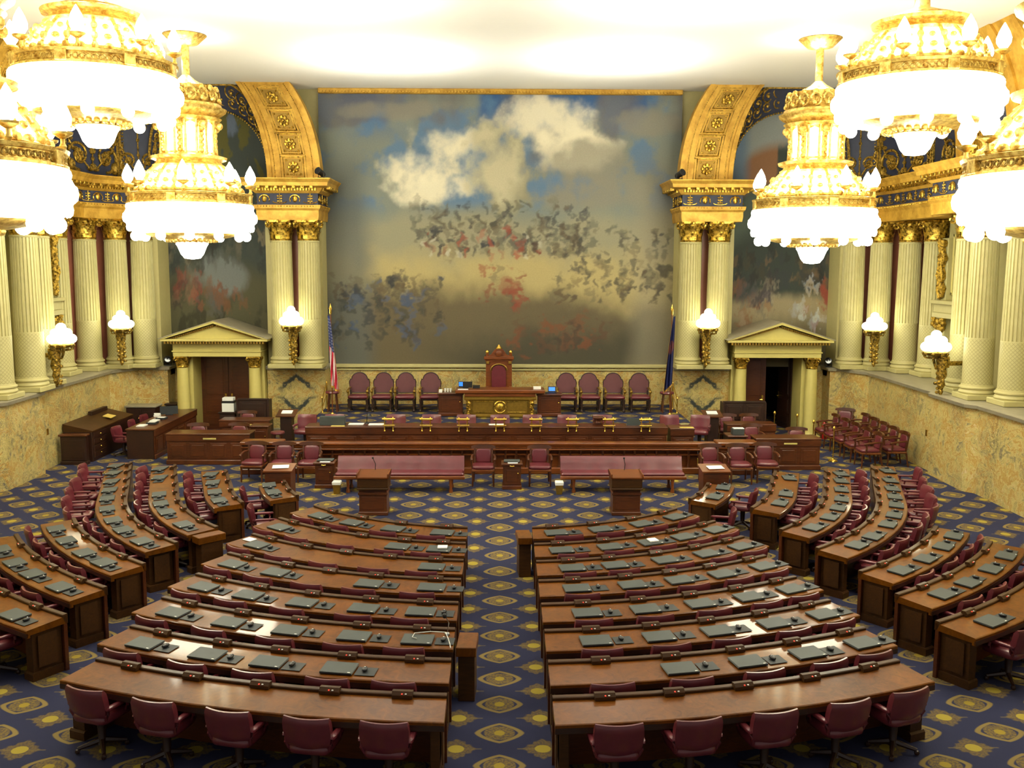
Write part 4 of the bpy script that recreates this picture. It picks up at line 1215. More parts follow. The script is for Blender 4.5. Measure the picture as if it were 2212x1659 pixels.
def on_desk(R0, a, u, du=0.0):
    """position and rotation on the sloping top; du shifts along the desk"""
    r = R0 * flare(a) - u; da = math.degrees(du / r)
    x, y = polar(a + da, R0 * flare(a + da) - u)
    return (x, y, ztop(u) + .007), (TILT, 0, R(a + da))
def outfit(R0, a, where, lapt=True, chair=True, dr=-.02, jit=4, mice=True, turn=0.0, lim=None, ca=None):
    if lapt:
        p, r = on_desk(R0, a, .20); lap.put(p, r, 'closed grey laptop, ' + where, 'closed grey laptops on the desks')
        if mice:
            du = .19 + .13 + random.uniform(0, .02); u = .20 + random.uniform(-.03, .01)
            p, r = on_desk(R0, a, u, du); pad.put(p, r, 'dark mouse pad by laptop, ' + where, 'mouse pads on the desks')
            p2, r2 = on_desk(R0, a, u + .012, du - .02); p2 = (p2[0], p2[1], p2[2] + .008); mou.put(p2, (r2[0], 0, r2[2] + R(random.uniform(-12, 12))), 'black mouse on its pad, ' + where, 'mice on the desks')
    if chair:
        a2 = (a if ca is None else ca) + math.degrees(random.uniform(-.015, .015) / R0)
        if lim and ca is None:
            g = math.degrees(.565 / R0); lo, hi = min(lim) + g, max(lim) - g; a2 = max(lo, min(hi, a2))
        x, y = polar(a2, R0 * flare(a2) + dr)
        swv.put((x, y, 0), R(a2 + turn + random.uniform(-jit, jit)), 'burgundy leather armchair, ' + where, 'burgundy armchairs at the desks')
for k in range(8):
    for sd, ends, seats, lp, side in ((-1, CL_end, CLs, CLl, 'left'), (1, CR_end, CRs, CRl, 'right')):
        rw = '%s row %s of aisle' % (ORD[k], side)
        R0 = RC[k] + (.06 if sd > 0 and k else 0)
        lb = 'long curved wooden desk, %s row, %s of the middle aisle' % (ORD[k], side)
        desk('curved_desk', lb, R0, sd * 5.0, ends[k], seats[k], 'curved desks beside the middle aisle', AIS)
        for i, a in enumerate(seats[k]):
            wh = ('aisle seat' if i == 0 else NTH[i] + ' from aisle') + ', ' + rw
            outfit(R0, a, wh, i in lp[k], True, -.01, 3, True, 0, (sd * math.degrees(math.asin(AIS / R0)), ends[k]))
RSL = [5.117, 6.201, 7.244, 8.187, 9.119, 10.081, 11.024]
RSR = [5.015, 6.262, 7.315, 8.308, 9.402, 10.314, 11.247]
SL = {1: (-60, -76, [-66.5, -74.5], (0, 1)), 2: (-59.6, -91, [-64, -71.2, -79.6, -87.2], (0, 1, 2, 3)), 3: (-46.6, -95, [-51.6, -60, -65.8, -72.3, -78.7, -85.1, -92.1], (0, 1, 2, 3, 5, 6)),
      4: (-43.4, -96.5, [-47.3, -53.7, -59.1, -65.7, -71.9, -77.3, -83, -88.9, -93.9], tuple(range(9))),
      5: (-38.8, -62, [-42.6, -47.2, -53, -58.5], (0, 1, 2, 3)), 6: (-35.4, -58, [-38.8, -44, -48.3, -53.5], (0, 1, 2, 3)), 7: (-32.4, -54, [-35.6, -40.4, -45, -50], (0,))}
SR = {1: (55.4, 75, [61.2, 71.5], (0, 1)), 2: (55.4, 90, [62.1, 69.9, 77, 84.2], (0, 1, 3)), 3: (45.4, 93, [50.1, 57, 63.2, 69.3, 76.1, 82.8, 88.3], tuple(range(7))),
      4: (41, 94.5, [45.9, 50.8, 57.4, 62.6, 68.4, 73.4, 78.5, 84, 90.5], tuple(range(9))),
      5: (37.2, 59.2, [40.8, 46.1, 51.6, 56.4], (0, 1, 2, 3)), 6: (34.2, 56, [37.6, 41.9, 47, 52], (0, 1, 2, 3)), 7: (31.5, 52, [34.9, 40, 45, 50], (0,))}
CURV = ['innermost', 'second', 'third', 'outermost']
for S, RS, side in ((SL, RSL, 'left'), (SR, RSR, 'right')):
    for k, (a0, a1, seats, lp) in S.items():
        R0 = RS[k - 1]
        if k <= 4:
            rw = '%s %s side curve' % (CURV[k - 1], side); lb = '%s of four curved side desks sweeping round on the %s' % (CURV[k - 1], side)
        else:
            rw = '%s %s corner desk' % (('rear', 'middle', 'nearest')[k - 5], side); lb = '%s of three slanting corner desks on the %s' % (('rear', 'middle', 'nearest')[k - 5], side)
        desk('curved_desk', lb, R0, a0, a1, seats, 'curved desks along the sides')
        dr = {1: .14, 2: .09, 3: .0, 4: .0, 5: .02, 6: .0, 7: .05} if side == 'left' else {1: .24, 2: .11, 3: .05, 4: .10, 5: -.02, 6: .0, 7: .05}
        for i, a in enumerate(seats):
            wh = ('near end seat' if i == 0 else NTH[i] + ' from near end') + ', ' + rw
            free = k == 4 and abs(a) > 64
            d2 = random.uniform(.24, .36) if free else dr[k] + random.uniform(-.02, .01)
            ca = None; turn = 0
            if k == 1 and i == 0: ca = math.copysign(53.5 if side == 'left' else 49.5, a); d2 = .36; turn = math.copysign(24, a)
            outfit(R0, a, wh, i in lp, True, d2, 12 if free else 4, True, turn, (a0, a1), ca)
# raised end boxes of the innermost side desks, with papers
for sd, a, RR in ((-1, -81, 5.0), (1, 80.5, 4.9)):
    x, y = polar(a, RR - .30); side = 'left' if sd < 0 else 'right'
    t = thing('reading_stand', 'wooden reading stand at the far end of the innermost %s side desk' % side, 'lectern', (x, y, 0), R(sd * 0))
    m = MB(); m.box(-.27, .27, -.24, .24, 0, .92, .01); m.build('cabinet', M['wood'], t)
    m = MB(); m.loft([[(x_, -.27, .92), (x_, .27, .98), (x_, .27, 1.01), (x_, -.27, .95)] for x_ in (-.30, .30)]); m.build('slanted_top', M['woodor'], t, 0)
    p = thing('paper_sheets', 'white papers on the %s reading stand' % side, 'paper', (x + .02, y - .02, .9905), R(8)); p.rotation_euler = (R(6.3), 0, R(8))
    m = MB(); m.box(-.17, .17, -.11, .11, 0, .006); m.build('sheet', M['paper'], p, 0)
# odd papers and books on the desks
def flat(name, label, cat, R0, a, u, du, w, d, h, mat, extra=0.0, rz=0.0):
    p, r = on_desk(R0, a, u, du); t = thing(name, label, cat, (p[0], p[1], p[2] + extra)); t.rotation_euler = (r[0], 0, r[2] + rz)
    m = MB(); m.box(-w / 2, w / 2, -d / 2, d / 2, 0, h, .002); m.build('pages', M[mat], t, 0)
    if h > .01:
        m = MB(); m.box(-w / 2 - .003, w / 2 + .003, -d / 2 - .003, d / 2 + .003, h, h + .003); m.build('cover', M['paper'], t, 0)
flat('book', 'white book lying on the laptop at the aisle seat, second row left', 'book', RC[1], -9.4, .22, .05, .15, .13, .02, 'paper', .029, .15)
flat('book', 'white book lying on the laptop, third from aisle, second row right', 'book', RC[1] + .06, 25.0, .20, -.02, .15, .15, .02, 'paper', .029, -.1)
flat('paper_sheets', 'white sheet at the left end of the third row desk', 'paper', RC[2], -38.0, .34, 0, .2, .15, .008, 'paper')
t = thing('gooseneck_microphone', 'black microphone over the aisle laptop, sixth row left', 'microphone', (0, 0, 0))
p, r = on_desk(RC[5], -3.9, .40, 0); t.location = (p[0], p[1], p[2])
m = MB(); m.lathe([(.035, 0), (.03, .02), (.01, .03)], 10); m.tube([(0, 0, .02), (.02, -.01, .15), (-.02, -.05, .25)], .006, 6); m.build('gooseneck', M['steel'], t)
m = MB(); m.ball((-.03, -.06, .26), .028, 8, 6, None, (1, 1, 1.2)); m.build('windscreen', M['black'], t)
t = thing('loose_cable', 'pale looped cable on the aisle laptop, sixth row left', 'cable', p)
m = MB(); m.tube([(-.02, -.06, .05), (-.2, -.02, .045), (-.4, -.05, .036), (-.42, -.16, .03), (-.36, -.2, .03)], .006, 5); m.tube([(-.02, -.06, .05), (.02, -.2, .03), (.05, -.34, .012), (.06, -.43, .0)], .006, 5); m.build('wire', M['whitebtn'], t)
# pull-out stands at desk ends by the aisles
def pullout(R0, a, label):
    x, y = polar(a, R0 - .30); t = thing('side_stand', label, 'stand', (x, y, 0), R(a))
    m = MB(); m.box(-.12, .12, -.25, .25, .58, .70, .008); m.build('top', M['woodtop'], t)
    m = MB(); m.box(-.10, .10, -.2, .2, .0, .58, .006); m.build('body', M['woodend'], t)
pullout(RC[5], -2.35, 'small wooden side stand in the aisle by the sixth left desk')
pullout(RC[0], 4.8, 'small wooden side stand in the aisle by the front right desk')
pullout(RSL[2], -45.2, 'small wooden side stand ending the third left side curve')

# ---------------------------------------------------------------- rostrum
PZ = .80
m = MB(); m.add([(-5.44, 25.4, .16), (5.44, 25.4, .16), (5.44, 27.4, .16), (-5.44, 27.4, .16), (-5.44, 25.4, 0), (5.44, 25.4, 0), (5.44, 27.4, 0), (-5.44, 27.4, 0)], [(0, 1, 2, 3), (4, 5, 1, 0), (5, 6, 2, 1), (7, 4, 0, 3)]); struct(m.build('floor_dais', M['carpet'], smooth=0))
m = MB(); m.box(-5.40, 5.40, 27.35, 31.1, 0, PZ - .06); trim(m, M['marble'], 0)
m = MB(); m.box(-5.42, 5.42, 27.30, 31.1, PZ - .06, PZ - .02, .01); trim(m, M['cream'], 0)
m = MB(); m.add([(-5.40, 27.36, 0), (5.40, 27.36, 0), (5.40, 31.05, 0), (-5.40, 31.05, 0)], [(0, 1, 2, 3)])
o = struct(m.build('floor_platform', M['carpet'], smooth=0)); o.location = (0, 0, PZ - .012)
# gilded front of the presiding desk
t = thing('presiding_desk', 'presiding desk with gilded carved front and broad wooden top', 'desk', (0, 28.4, PZ))
m = MB(); m.box(-1.30, 1.30, -.14, .62, .695, .80, .02); m.box(-1.03, 1.03, -.1, .6, .60, .695, .01); m.build('desk_top', M['woodor'], t)
m = MB(); m.box(-.98, .98, -.02, .5, .08, .60, .01); m.box(-1.05, 1.05, -.08, .52, .50, .60, .015); m.box(-1.06, 1.06, -.10, .52, 0, .08, .015); m.build('carved_front', M['bronze'], t)
m = MB()
for s in (-1, 1):
    m.lathe([(.06, .08), (.05, .14), (.035, .2), (.06, .34), (.08, .42), (.05, .47), (.09, .5)], 10, Tm((s * .92, -.06, 0)))
    for i in range(6): m.ball((s * .92 + .04 * math.sin(i * 2), -.10, .16 + i * .06), .04, 6, 4)
    m.tube([(s * .2, -.035, .14), (s * .8, -.035, .14), (s * .8, -.035, .46), (s * .2, -.035, .46)], .01, 5, None, True)
m.tube([(.17 * cos(a), -.035, .29 + .17 * math.sin(a)) for a in np.linspace(0, 2 * PI, 25)[:-1]], .016, 6, None, True)
m.ball((0, -.02, .29), .12, 10, 6, None, (1, .4, 1)); m.build('gilded_ornament', M['gold'], t, 40)
def cabinet(name, label, x0, x1, y0, y1, z0, z1, mat='wood', cat='cabinet', top='wood', doors=1, knob=True):
    t = thing(name, label, cat, ((x0 + x1) / 2, (y0 + y1) / 2, z0)); w = (x1 - x0) / 2; d = (y1 - y0) / 2; h = z1 - z0
    m = MB(); m.box(-w + .02, w - .02, -d + .02, d, .08, h - .05, .005); m.box(-w, w, -d, d, 0, .09, .01); m.build('carcass', M[mat], t)
    m = MB(); m.box(-w - .02, w + .02, -d - .02, d + .02, h - .05, h, .012); m.build('cabinet_top', M[top], t)
    dw = (2 * w - .08) / doors
    for i in range(doors):
        a = -w + .04 + i * dw
        m = MB(); m.box(a + .01, a + dw - .01, -d + .005, -d + .025, .12, h - .09, .004); m.box(a + .06, a + dw - .06, -d - .004, -d + .006, .18, h - .15, .006); dr = m.build('door', M[mat], t)
        if knob:
            m = MB(); m.ball((a + dw - .05, -d - .012, h * .62), .018, 8, 5); m.build('knob', M['brass'], dr)
    return t
cabinet('side_cabinet', 'dark cabinet on the platform left of the presiding desk', -1.82, -1.08, 28.5, 29.05, PZ, PZ + .68, 'wood')
cabinet('side_cabinet', 'dark cabinet on the platform right of the presiding desk', 1.08, 1.80, 28.45, 29.0, PZ, PZ + .66, 'wood')
# presiding chair
t = thing('presiding_chair', 'tall carved wooden presiding chair with gold finials, middle of platform', 'chair', (-.04, 29.95, PZ))
m = MB(); m.box(-.40, .40, .18, .32, .40, 1.50, .01); m.box(-.46, .46, .12, .36, 1.50, 1.60, .015); m.box(-.42, .42, .16, .34, 1.44, 1.5, .01)
m.prism([(-.36, 1.60), (.36, 1.60), (.24, 1.66), (.14, 1.80), (.08, 1.84), (-.08, 1.84), (-.14, 1.80), (-.24, 1.66)], .18, .32)
for s in (-1, 1): m.lathe([(.05, 0), (.05, .08), (.03, .1)], 10, Tm((s * .36, .25, 1.6)))
m.lathe([(.07, 0), (.09, .04), (.05, .05)], 12, Tm((0, .16, 1.70), 0, R(90))); m.build('carved_back', M['woodor'], t)
m = MB()
out = [(.20 * cos(a), 1.16 + .17 * math.sin(a)) for a in np.linspace(0, PI, 15)]
m.prism([(-.22, .50), (.22, .50), (.22, 1.14)] + out + [(-.22, 1.14)], .13, .20); m.build('back_upholstery', M['leather'], t, 30)
m = MB(); m.tube([(.25 * cos(a), .15, 1.18 + .19 * math.sin(a)) for a in np.linspace(0, PI, 17)], .02, 6)
for s in (-1, 1): m.box(s * .34 - .045, s * .34 + .045, .10, .18, 1.38, 1.46, .01)
m.build('gilded_arch', M['bronze'], t)
for s in (-1, 1):
    m = MB(); m.ball((s * .36, .25, 1.73), .055, 10, 7, None, (1, 1, 1.2)); m.build('finial', M['brass'], t)
m = MB(); m.lathe([(.10, 1.83), (.10, 1.86), (.05, 1.92), (.02, 1.96)], 12, Tm((0, .25, 0))); m.build('finial', M['brass'], t)
m = MB(); m.sq((0, -.08, .45), (.36, .28, .07), .35, 24, 8); m.build('seat', M['leather'], t, 60)
for s in (-1, 1):
    m = MB(); m.box(s * .36 - .05, s * .36 + .05, -.35, .2, .62, .68, .015); m.box(s * .36 - .04, s * .36 + .04, -.34, -.26, 0, .62, .01); m.build('armrest', M['woodor'], t)
m = MB(); m.box(-.36, .36, -.32, .3, .1, .38, .02); m.build('seat_base', M['wood'], t)
# eight high-backed chairs
for i, x in enumerate((-4.28, -3.56, -2.87, -2.12)):
    hic.put((x, 29.55, PZ), R(180 + random.uniform(-2, 2)), 'high-backed mauve chair, %s from the left on the platform' % ('first', 'second', 'third', 'fourth')[i], 'eight high-backed platform chairs')
for i, x in enumerate((2.02, 2.72, 3.46, 4.24)):
    hic.put((x, 29.55, PZ), R(180 + random.uniform(-2, 2)), 'high-backed mauve chair, %s of four right of the presiding chair' % ('first', 'second', 'third', 'last')[i], 'eight high-backed platform chairs')
# things on the presiding desk
def box_item(name, label, cat, loc, parts, rz=0.0):
    t = thing(name, label, cat, loc, rz)
    for nm, dims, mat in parts:
        m = MB(); m.box(*dims, .004); m.build(nm, M[mat], t, 30)
    return t
pt = PZ + .80 + .001
for i, x in enumerate((-1.62, -1.54, -1.46)):
    t = thing('drinking_glass', 'small clear tumbler, %s of three on the left cabinet' % ('first', 'second', 'third')[i], 'glass', (x, 28.75, PZ + .681), 0, 'tumblers on the left cabinet')
    m = MB(); m.lathe([(.025, 0), (.032, .11), (.028, .11), (.022, .008)], 14); m.build('tumbler', M['whitebtn'], t)
box_item('paper_tray', 'stack of white papers on the left platform cabinet', 'paper', (-1.75, 28.72, PZ + .681), [('sheets', (-.05, .05, -.1, .1, 0, .07), 'paper')])
t = box_item('monitor', 'black monitor with blue corner on the presiding desk', 'monitor', (-1.02, 28.72, pt), [('stand', (-.08, .08, -.06, .06, 0, .02), 'black'), ('screen_housing', (-.20, .20, -.01, .02, .02, .19), 'black')])
m = MB(); m.box(-.19, -.08, -.013, -.0105, .06, .18); m.build('lit_corner', M['screen'], t, 0)
box_item('telephone', 'black telephone on the presiding desk', 'telephone', (-.70, 28.7, pt), [('body', (-.1, .1, -.08, .08, 0, .05), 'black'), ('handset', (-.11, .11, -.02, .03, .055, .09), 'black')])
box_item('paper_sheets', 'white papers by the monitor on the presiding desk', 'paper', (-1.08, 28.4, pt), [('sheet', (-.15, .15, -.09, .09, 0, .008), 'paper')])
box_item('tissue_box', 'white box at the right end of the presiding desk', 'box', (1.08, 28.55, pt), [('carton', (-.11, .11, -.08, .08, 0, .07), 'paper')])
t = box_item('laptop', 'small open laptop with blue screen on the right cabinet', 'laptop', (1.5, 28.7, PZ + .661), [('base', (-.16, .16, -.12, .12, 0, .02), 'black')])
m = MB(); T = Tm((.03, .10, .02), 0, R(-20)); m.box(-.12, .12, -.01, .01, 0, .17, .004, T); ld = m.build('lid', M['black'], t); m = MB(); m.box(-.09, .09, -.014, -.0105, .03, .14, 0, T); m.build('screen', M['screen'], ld, 0)
# flags
def flag(label, x, kind):
    t = thing('flag_on_pole', label, 'flag', (x, 28.5, PZ))
    m = MB(); m.lathe([(.16, 0), (.17, .03), (.05, .07), (.03, .10)], 16); m.build('stand', M['brass'], t)
    m = MB(); m.lathe([(.016, .08), (.016, 2.98)], 8); m.build('pole', M['woodor'], t)
    m = MB(); m.lathe([(.02, 2.97), (.035, 3.02), (.03, 3.08), (.045, 3.14), (.005, 3.28)], 10); m.build('finial', M['brass'], t)
    nu, nv = 72, 100
    vs = []; cols_ = []
    s = 1 if kind == 'us' else -1
    for j in range(nv):
        v = j / (nv - 1)
        for i in range(nu):
            u = i / (nu - 1)
            spread = .04 + .20 * v ** .8
            px = s * (-.05 + spread * u * 1.05 + .02 * v) - s * .02 * (1 - v)
            py = -.05 + (.015 + .06 * v) * math.sin(u * 15 + v * 1.2) - .05
            z = 2.95 - 2.02 * v - .22 * u * v - .03 * u
            vs.append((px + .015 * math.sin(u * 15 + 1), py, z))
            q = 2.02 * v
            edge = v > .972 or u > .985
            if kind == 'us':
                st = int((u * .62 + v * .38) * 13 * 1.0 + .2)
                c = (196, 36, 58) if st % 2 == 0 else (232, 214, 214)
                if v < .40 + .10 * u:
                    c = (44, 54, 104)
                    if (i // 3 + j // 4) % 2 == 0 and i % 3 == 1 and j % 4 < 2 and 0.04 < v: c = (226, 226, 236)
                if edge: c = (214, 178, 70)
            else:
                c = (34, 40, 86)
                d = ((u - .5) / .5) ** 2 + ((v - .42) / .09) ** 2
                if d < 1 and (i * 7 + j * 3) % 5 < 2: c = (168, 92, 52)
                if (v > .97 or u > .96): c = (206, 160, 70)
            cols_.append(lin(c))
    me = bpy.data.meshes.new('flag_cloth')
    fs = [(j * nu + i, j * nu + i + 1, (j + 1) * nu + i + 1, (j + 1) * nu + i) for j in range(nv - 1) for i in range(nu - 1)]
    me.from_pydata(vs, [], fs); a = me.color_attributes.new('paint', 'FLOAT_COLOR', 'POINT')
    a.data.foreach_set('color', [c for k in cols_ for c in k]); me.materials.append(M['paint'])
    me.polygons.foreach_set('use_smooth', [True] * len(me.polygons))
    o = bpy.data.objects.new('cloth', me); COL.objects.link(o); o.parent = t
flag('furled red, white and blue striped flag with stars, left of the platform', -4.9, 'us')
flag('furled dark blue flag with gold fringe, right of the platform', 4.98, 'state')
# platform hand rails, stools
for sd, nm in ((-1, 'left'), (1, 'right')):
    t = thing('hand_rail', 'short brass hand rail at the %s step of the platform' % nm, 'hand rail', (sd * 5.32, 29.6, PZ))
    for y, h in ((-.4, .42), (.4, .78)):
        m = MB(); m.lathe([(.03, 0), (.018, .05), (.016, h), (.03, h + .02), (.01, h + .06)], 10, Tm((0, y, 0))); m.build('post', M['brass'], t)
    m = MB(); m.tube([(0, -.4, .40), (0, .4, .76)], .02, 8); m.tube([(0, -.4, .16), (0, .4, .44)], .014, 8); m.build('rail_bar', M['brass'], t)
    st = thing('stool', 'round wooden stool with burgundy seat at the %s end of the platform' % nm, 'stool', (sd * 5.02, 29.3, PZ))
    m = MB(); m.lathe([(.2, .56), (.22, .59), (.2, .63), (.05, .64)], 20); m.build('seat', M['leather'], st)
    for k in range(4):
        a = PI / 4 + k * PI / 2; m = MB(); m.tube([(.14 * cos(a), .14 * sin(a), .56), (.2 * cos(a), .2 * sin(a), 0)], .02, 7); m.build('leg', M['wood'], st)

# clerks' long desk in front of the platform
def panel_front(m, w, y, z0, z1, n):
    for i in range(n):
        a = -w + 2 * w * i / n + .05; b = -w + 2 * w * (i + 1) / n - .05
        m.box(a, b, y - .015, y, z0, z1, .006); m.box(a + .06, b - .06, y - .028, y - .015, z0 + .05, z1 - .05, .01)
def long_desk(name, label, x0, x1, y0, y1, h, n, plates=(), z=0):
    t = thing(name, label, 'desk', ((x0 + x1) / 2, (y0 + y1) / 2, z)); w = (x1 - x0) / 2; d = (y1 - y0) / 2
    m = MB(); m.box(-w, w, -d, d, h - .04, h, .01); m.build('desk_top', M['wood'], t)
    m = MB(); m.box(-w + .03, w - .03, -d + .03, -d + .07, .0, h - .04, .004); m.box(-w + .01, w - .01, -d + .005, -d + .04, h - .2, h - .04, .008); m.box(-w, w, -d, -d + .05, 0, .12, .01)
    panel_front(m, w - .04, -d + .03, .17, h - .25, n); m.build('panelled_front', M['wood'], t)
    for s in (-1, 1):
        m = MB(); m.box(min(s * (w - .03), s * (w - .08)), max(s * (w - .03), s * (w - .08)), -d + .05, d - .02, 0, h - .04, .005); m.build('end_panel', M['wooddark'], t)
    for px in plates:
        m = MB(); m.box(px - .17, px + .17, -d - .006, -d + .004, h - .15, h - .11, .002); m.build('name_plate', M['cream2'], t, 0)
    return t
long_desk('clerk_desk', "long panelled wooden clerks' desk below the platform", -5.14, 4.44, 25.58, 26.22, .81, 14, (), .16)
long_desk('clerk_desk', 'short separate panelled desk at the right end of the clerks desk', 4.49, 5.15, 25.57, 26.2, .78, 1, (), .16)
rk = None
def rack():
    t = thing('brass_book_rest', 'x', 'book rest', (0, 0, 0), 0)
    m = MB()
    for s in (-1, 1):
        m.lathe([(.004, -.12), (.026, -.09), (.012, -.06), (.018, .0), (.012, .06), (.018, .12), (.012, .22), (.022, .25), (.012, .28)], 10, Tm((s * .11, -.03, 0)))
    m.build('post', M['brass'], t)
    m = MB(); m.tube([(-.16, -.03, .06), (.16, -.03, .06)], .014, 8); m.build('lower_bar', M['brass'], t)
    m = MB(); m.tube([(-.17, -.03, .22), (.17, -.03, .22)], .028, 10); m.build('roller', M['brass'], t)
    m = MB(); m.box(-.12, .12, -.028, .07, .012, .022, .002); m.build('clip', M['brass'], t)
    return t
rk = Proto(rack())
for i, px in enumerate((-2.92, -1.94, -.97, .0, .94, 1.90, 2.87, 3.83)):
    rk.put((px, 25.545, .966), 0, 'brass book rest hooked on the clerks desk, %s from the left' % (['first'] + NTH[1:])[i], 'brass book rests on the clerks desk')
def clerk(*a):
    o = swv.put(*a); o.scale = (1.08, 1.05, 1.17)
for i, px in enumerate((-2.86, -1.90, -.92, .0, .92, 1.82, 2.80)):
    clerk((px + random.uniform(-.03, .03), 26.70, .16), R(180 + random.uniform(-6, 6)), "burgundy clerk's chair behind the long desk, %s from the left" % (['first'] + NTH[1:])[i], "clerks' chairs behind the long desk")
clerk((-5.35, 26.70, .16), R(172), "burgundy chair at the far left end of the clerks desk", "clerks' chairs behind the long desk")
clerk((-4.55, 26.70, .16), R(185), "burgundy chair behind the grey covered machine on the clerks desk", "clerks' chairs behind the long desk")
clerk((4.70, 26.70, .16), R(182), "burgundy chair behind the short right clerks desk", "clerks' chairs behind the long desk")
clerk((5.50, 26.70, .16), R(165), "burgundy chair at the far right end of the clerks desk", "clerks' chairs behind the long desk")
box_item('covered_machine', 'machine under a grey cover on the clerks desk', 'machine', (-4.45, 25.90, .971), [('cover', (-.33, .33, -.11, .11, 0, .23), 'grey')])
box_item('notepad', 'yellow notepad near the left end of the clerks desk', 'notepad', (-4.28, 25.68, .971), [('pages', (-.18, .18, -.07, .07, 0, .012), 'yellow')])
box_item('paper_sheets', 'white papers on the clerks desk right of the grey cover', 'paper', (-3.84, 25.98, .971), [('sheet', (-.2, .2, -.12, .12, 0, .02), 'paper')])
box_item('paper_sheets', 'second pile of white papers along the clerks desk', 'paper', (-3.30, 25.94, .971), [('sheet', (-.2, .2, -.12, .12, 0, .02), 'paper')])
box_item('paper_sheets', 'white sheet before the middle clerk chair', 'paper', (-.1, 25.98, .971), [('sheet', (-.2, .2, -.1, .1, 0, .008), 'paper')])
t = box_item('laptop', 'open silver laptop on the clerks desk, right', 'laptop', (3.55, 25.96, .971), [('base', (-.18, .18, -.12, .14, 0, .016), 'steel')])
m = MB(); m.box(-.18, .18, -.135, -.12, .016, .2, .004); m.build('lid', M['grey'], t)
box_item('notepad', 'yellow notepad on the short right clerks desk', 'notepad', (4.95, 25.70, .941), [('pages', (-.19, .19, -.07, .07, 0, .012), 'yellow')])
cabinet('small_cabinet', 'small wooden box standing on the clerks desk', 2.50, 2.76, 25.90, 26.13, .971, 1.19, 'wood', 'box', 'wood', 1, False)
t = thing('desk_lamp', 'small dark gooseneck lamp on the left of the clerks desk', 'lamp', (-3.57, 26.1, .971))
m = MB(); m.lathe([(.06, 0), (.05, .02), (.01, .03)], 12); m.tube([(0, 0, .02), (0, 0, .18), (.05, 0, .26)], .012, 6); m.build('stem', M['black'], t)
m = MB(); m.lathe([(.07, 0), (.05, .06), (.01, .09)], 12, Tm((.06, 0, .2))); m.build('lamp_shade', M['black'], t)

# balustrade
t = thing('balustrade', 'long varnished wooden balustrade in front of the clerks', 'railing', (0, 24.35, 0))
m = MB(); m.box(-5.42, 5.42, -.13, .13, .72, .80, .02); m.box(-5.42, 5.42, -.10, .10, .66, .72, .01); m.box(-5.42, 5.42, -.12, .12, .60, .65, .015); m.build('top_rail', M['woodor'], t)
m = MB(); m.box(-5.42, 5.42, -.11, .11, 0, .16, .015); m.box(-5.45, 5.45, -.02, .02, .46, .50, .006); m.build('bottom_rail', M['woodor'], t)
b0 = None
for i in range(40):
    x = -5.3 + 10.6 * i / 39
    if b0 is None:
        m = MB(); m.lathe([(.05, .16), (.035, .22), (.03, .36), (.05, .42), (.028, .5), (.04, .56), (.055, .60)], 10); b0 = m.build('baluster', M['wood'], t, 40); b = b0
    else: b = b0.copy(); COL.objects.link(b)
    b.location = (x, 0, 0)
m = MB(); m.box(-5.0, 5.0, .09, .11, .14, .60, 0); m.build('back_panel', M['woodor'], t, 0)
for sd, nm in ((-1, 'left'), (1, 'right')):
    t = thing('end_pier', 'solid panelled wooden block ending the balustrade on the %s' % nm, 'railing', (sd * 5.95, 24.35, 0))
    m = MB(); m.box(-.48, .48, -.16, .2, 0, .74, .01); panel_front(m, .46, -.16, .2, .6, 2); m.box(-.5, .5, -.19, .22, 0, .14, .015); m.build('body', M['wood'], t)
    m = MB(); m.box(-.52, .52, -.22, .28, .74, .83, .02); m.box(-.50, .50, -.19, .24, .66, .70, .01); m.build('cap', M['woodor'], t)
    # counters beside it
    x0, x1 = (-8.72, -6.52) if sd < 0 else (6.50, 8.22)
    if sd > 0: x0, x1 = 6.55, 8.25
    yy = 25.35 if sd < 0 else 24.75
    long_desk('counter', 'panelled wooden counter with brass name plate, outer %s of the balustrade' % nm, x0, x1, yy, yy + .65, .82, 4 if sd < 0 else 3, (0.05,))
    x0, x1 = (-8.0, -6.55) if sd < 0 else (6.35, 7.75)
    long_desk('counter', 'second panelled counter behind the %s one, below the doorway' % nm, x0, x1, 27.7 if sd < 0 else 27.1, 28.3 if sd < 0 else 27.7, .80, 2, (.05,))
    x0, x1 = (-7.84, -6.92) if sd < 0 else (6.62, 7.86)
    t = thing('wooden_screen', 'tall dark panelled wooden screen before the %s doorway' % nm, 'screen', ((x0 + x1) / 2, 29.15 if sd < 0 else 28.75, 0))
    w = (x1 - x0) / 2
    m = MB(); m.box(-w, w, 0, .06, 0, 1.18, .006); panel_front(m, w - .02, 0, .62, 1.12, 1 if sd < 0 else 2); m.box(-w - .01, w + .01, -.02, .08, 1.16, 1.22, .01); m.build('panel', M['wooddark'], t)
    for s in (-1, 1):
        m = MB(); m.box(s * w - .03, s * w + .03, -.03, .35, 0, 1.18, .006); m.build('wing', M['wooddark'], t)
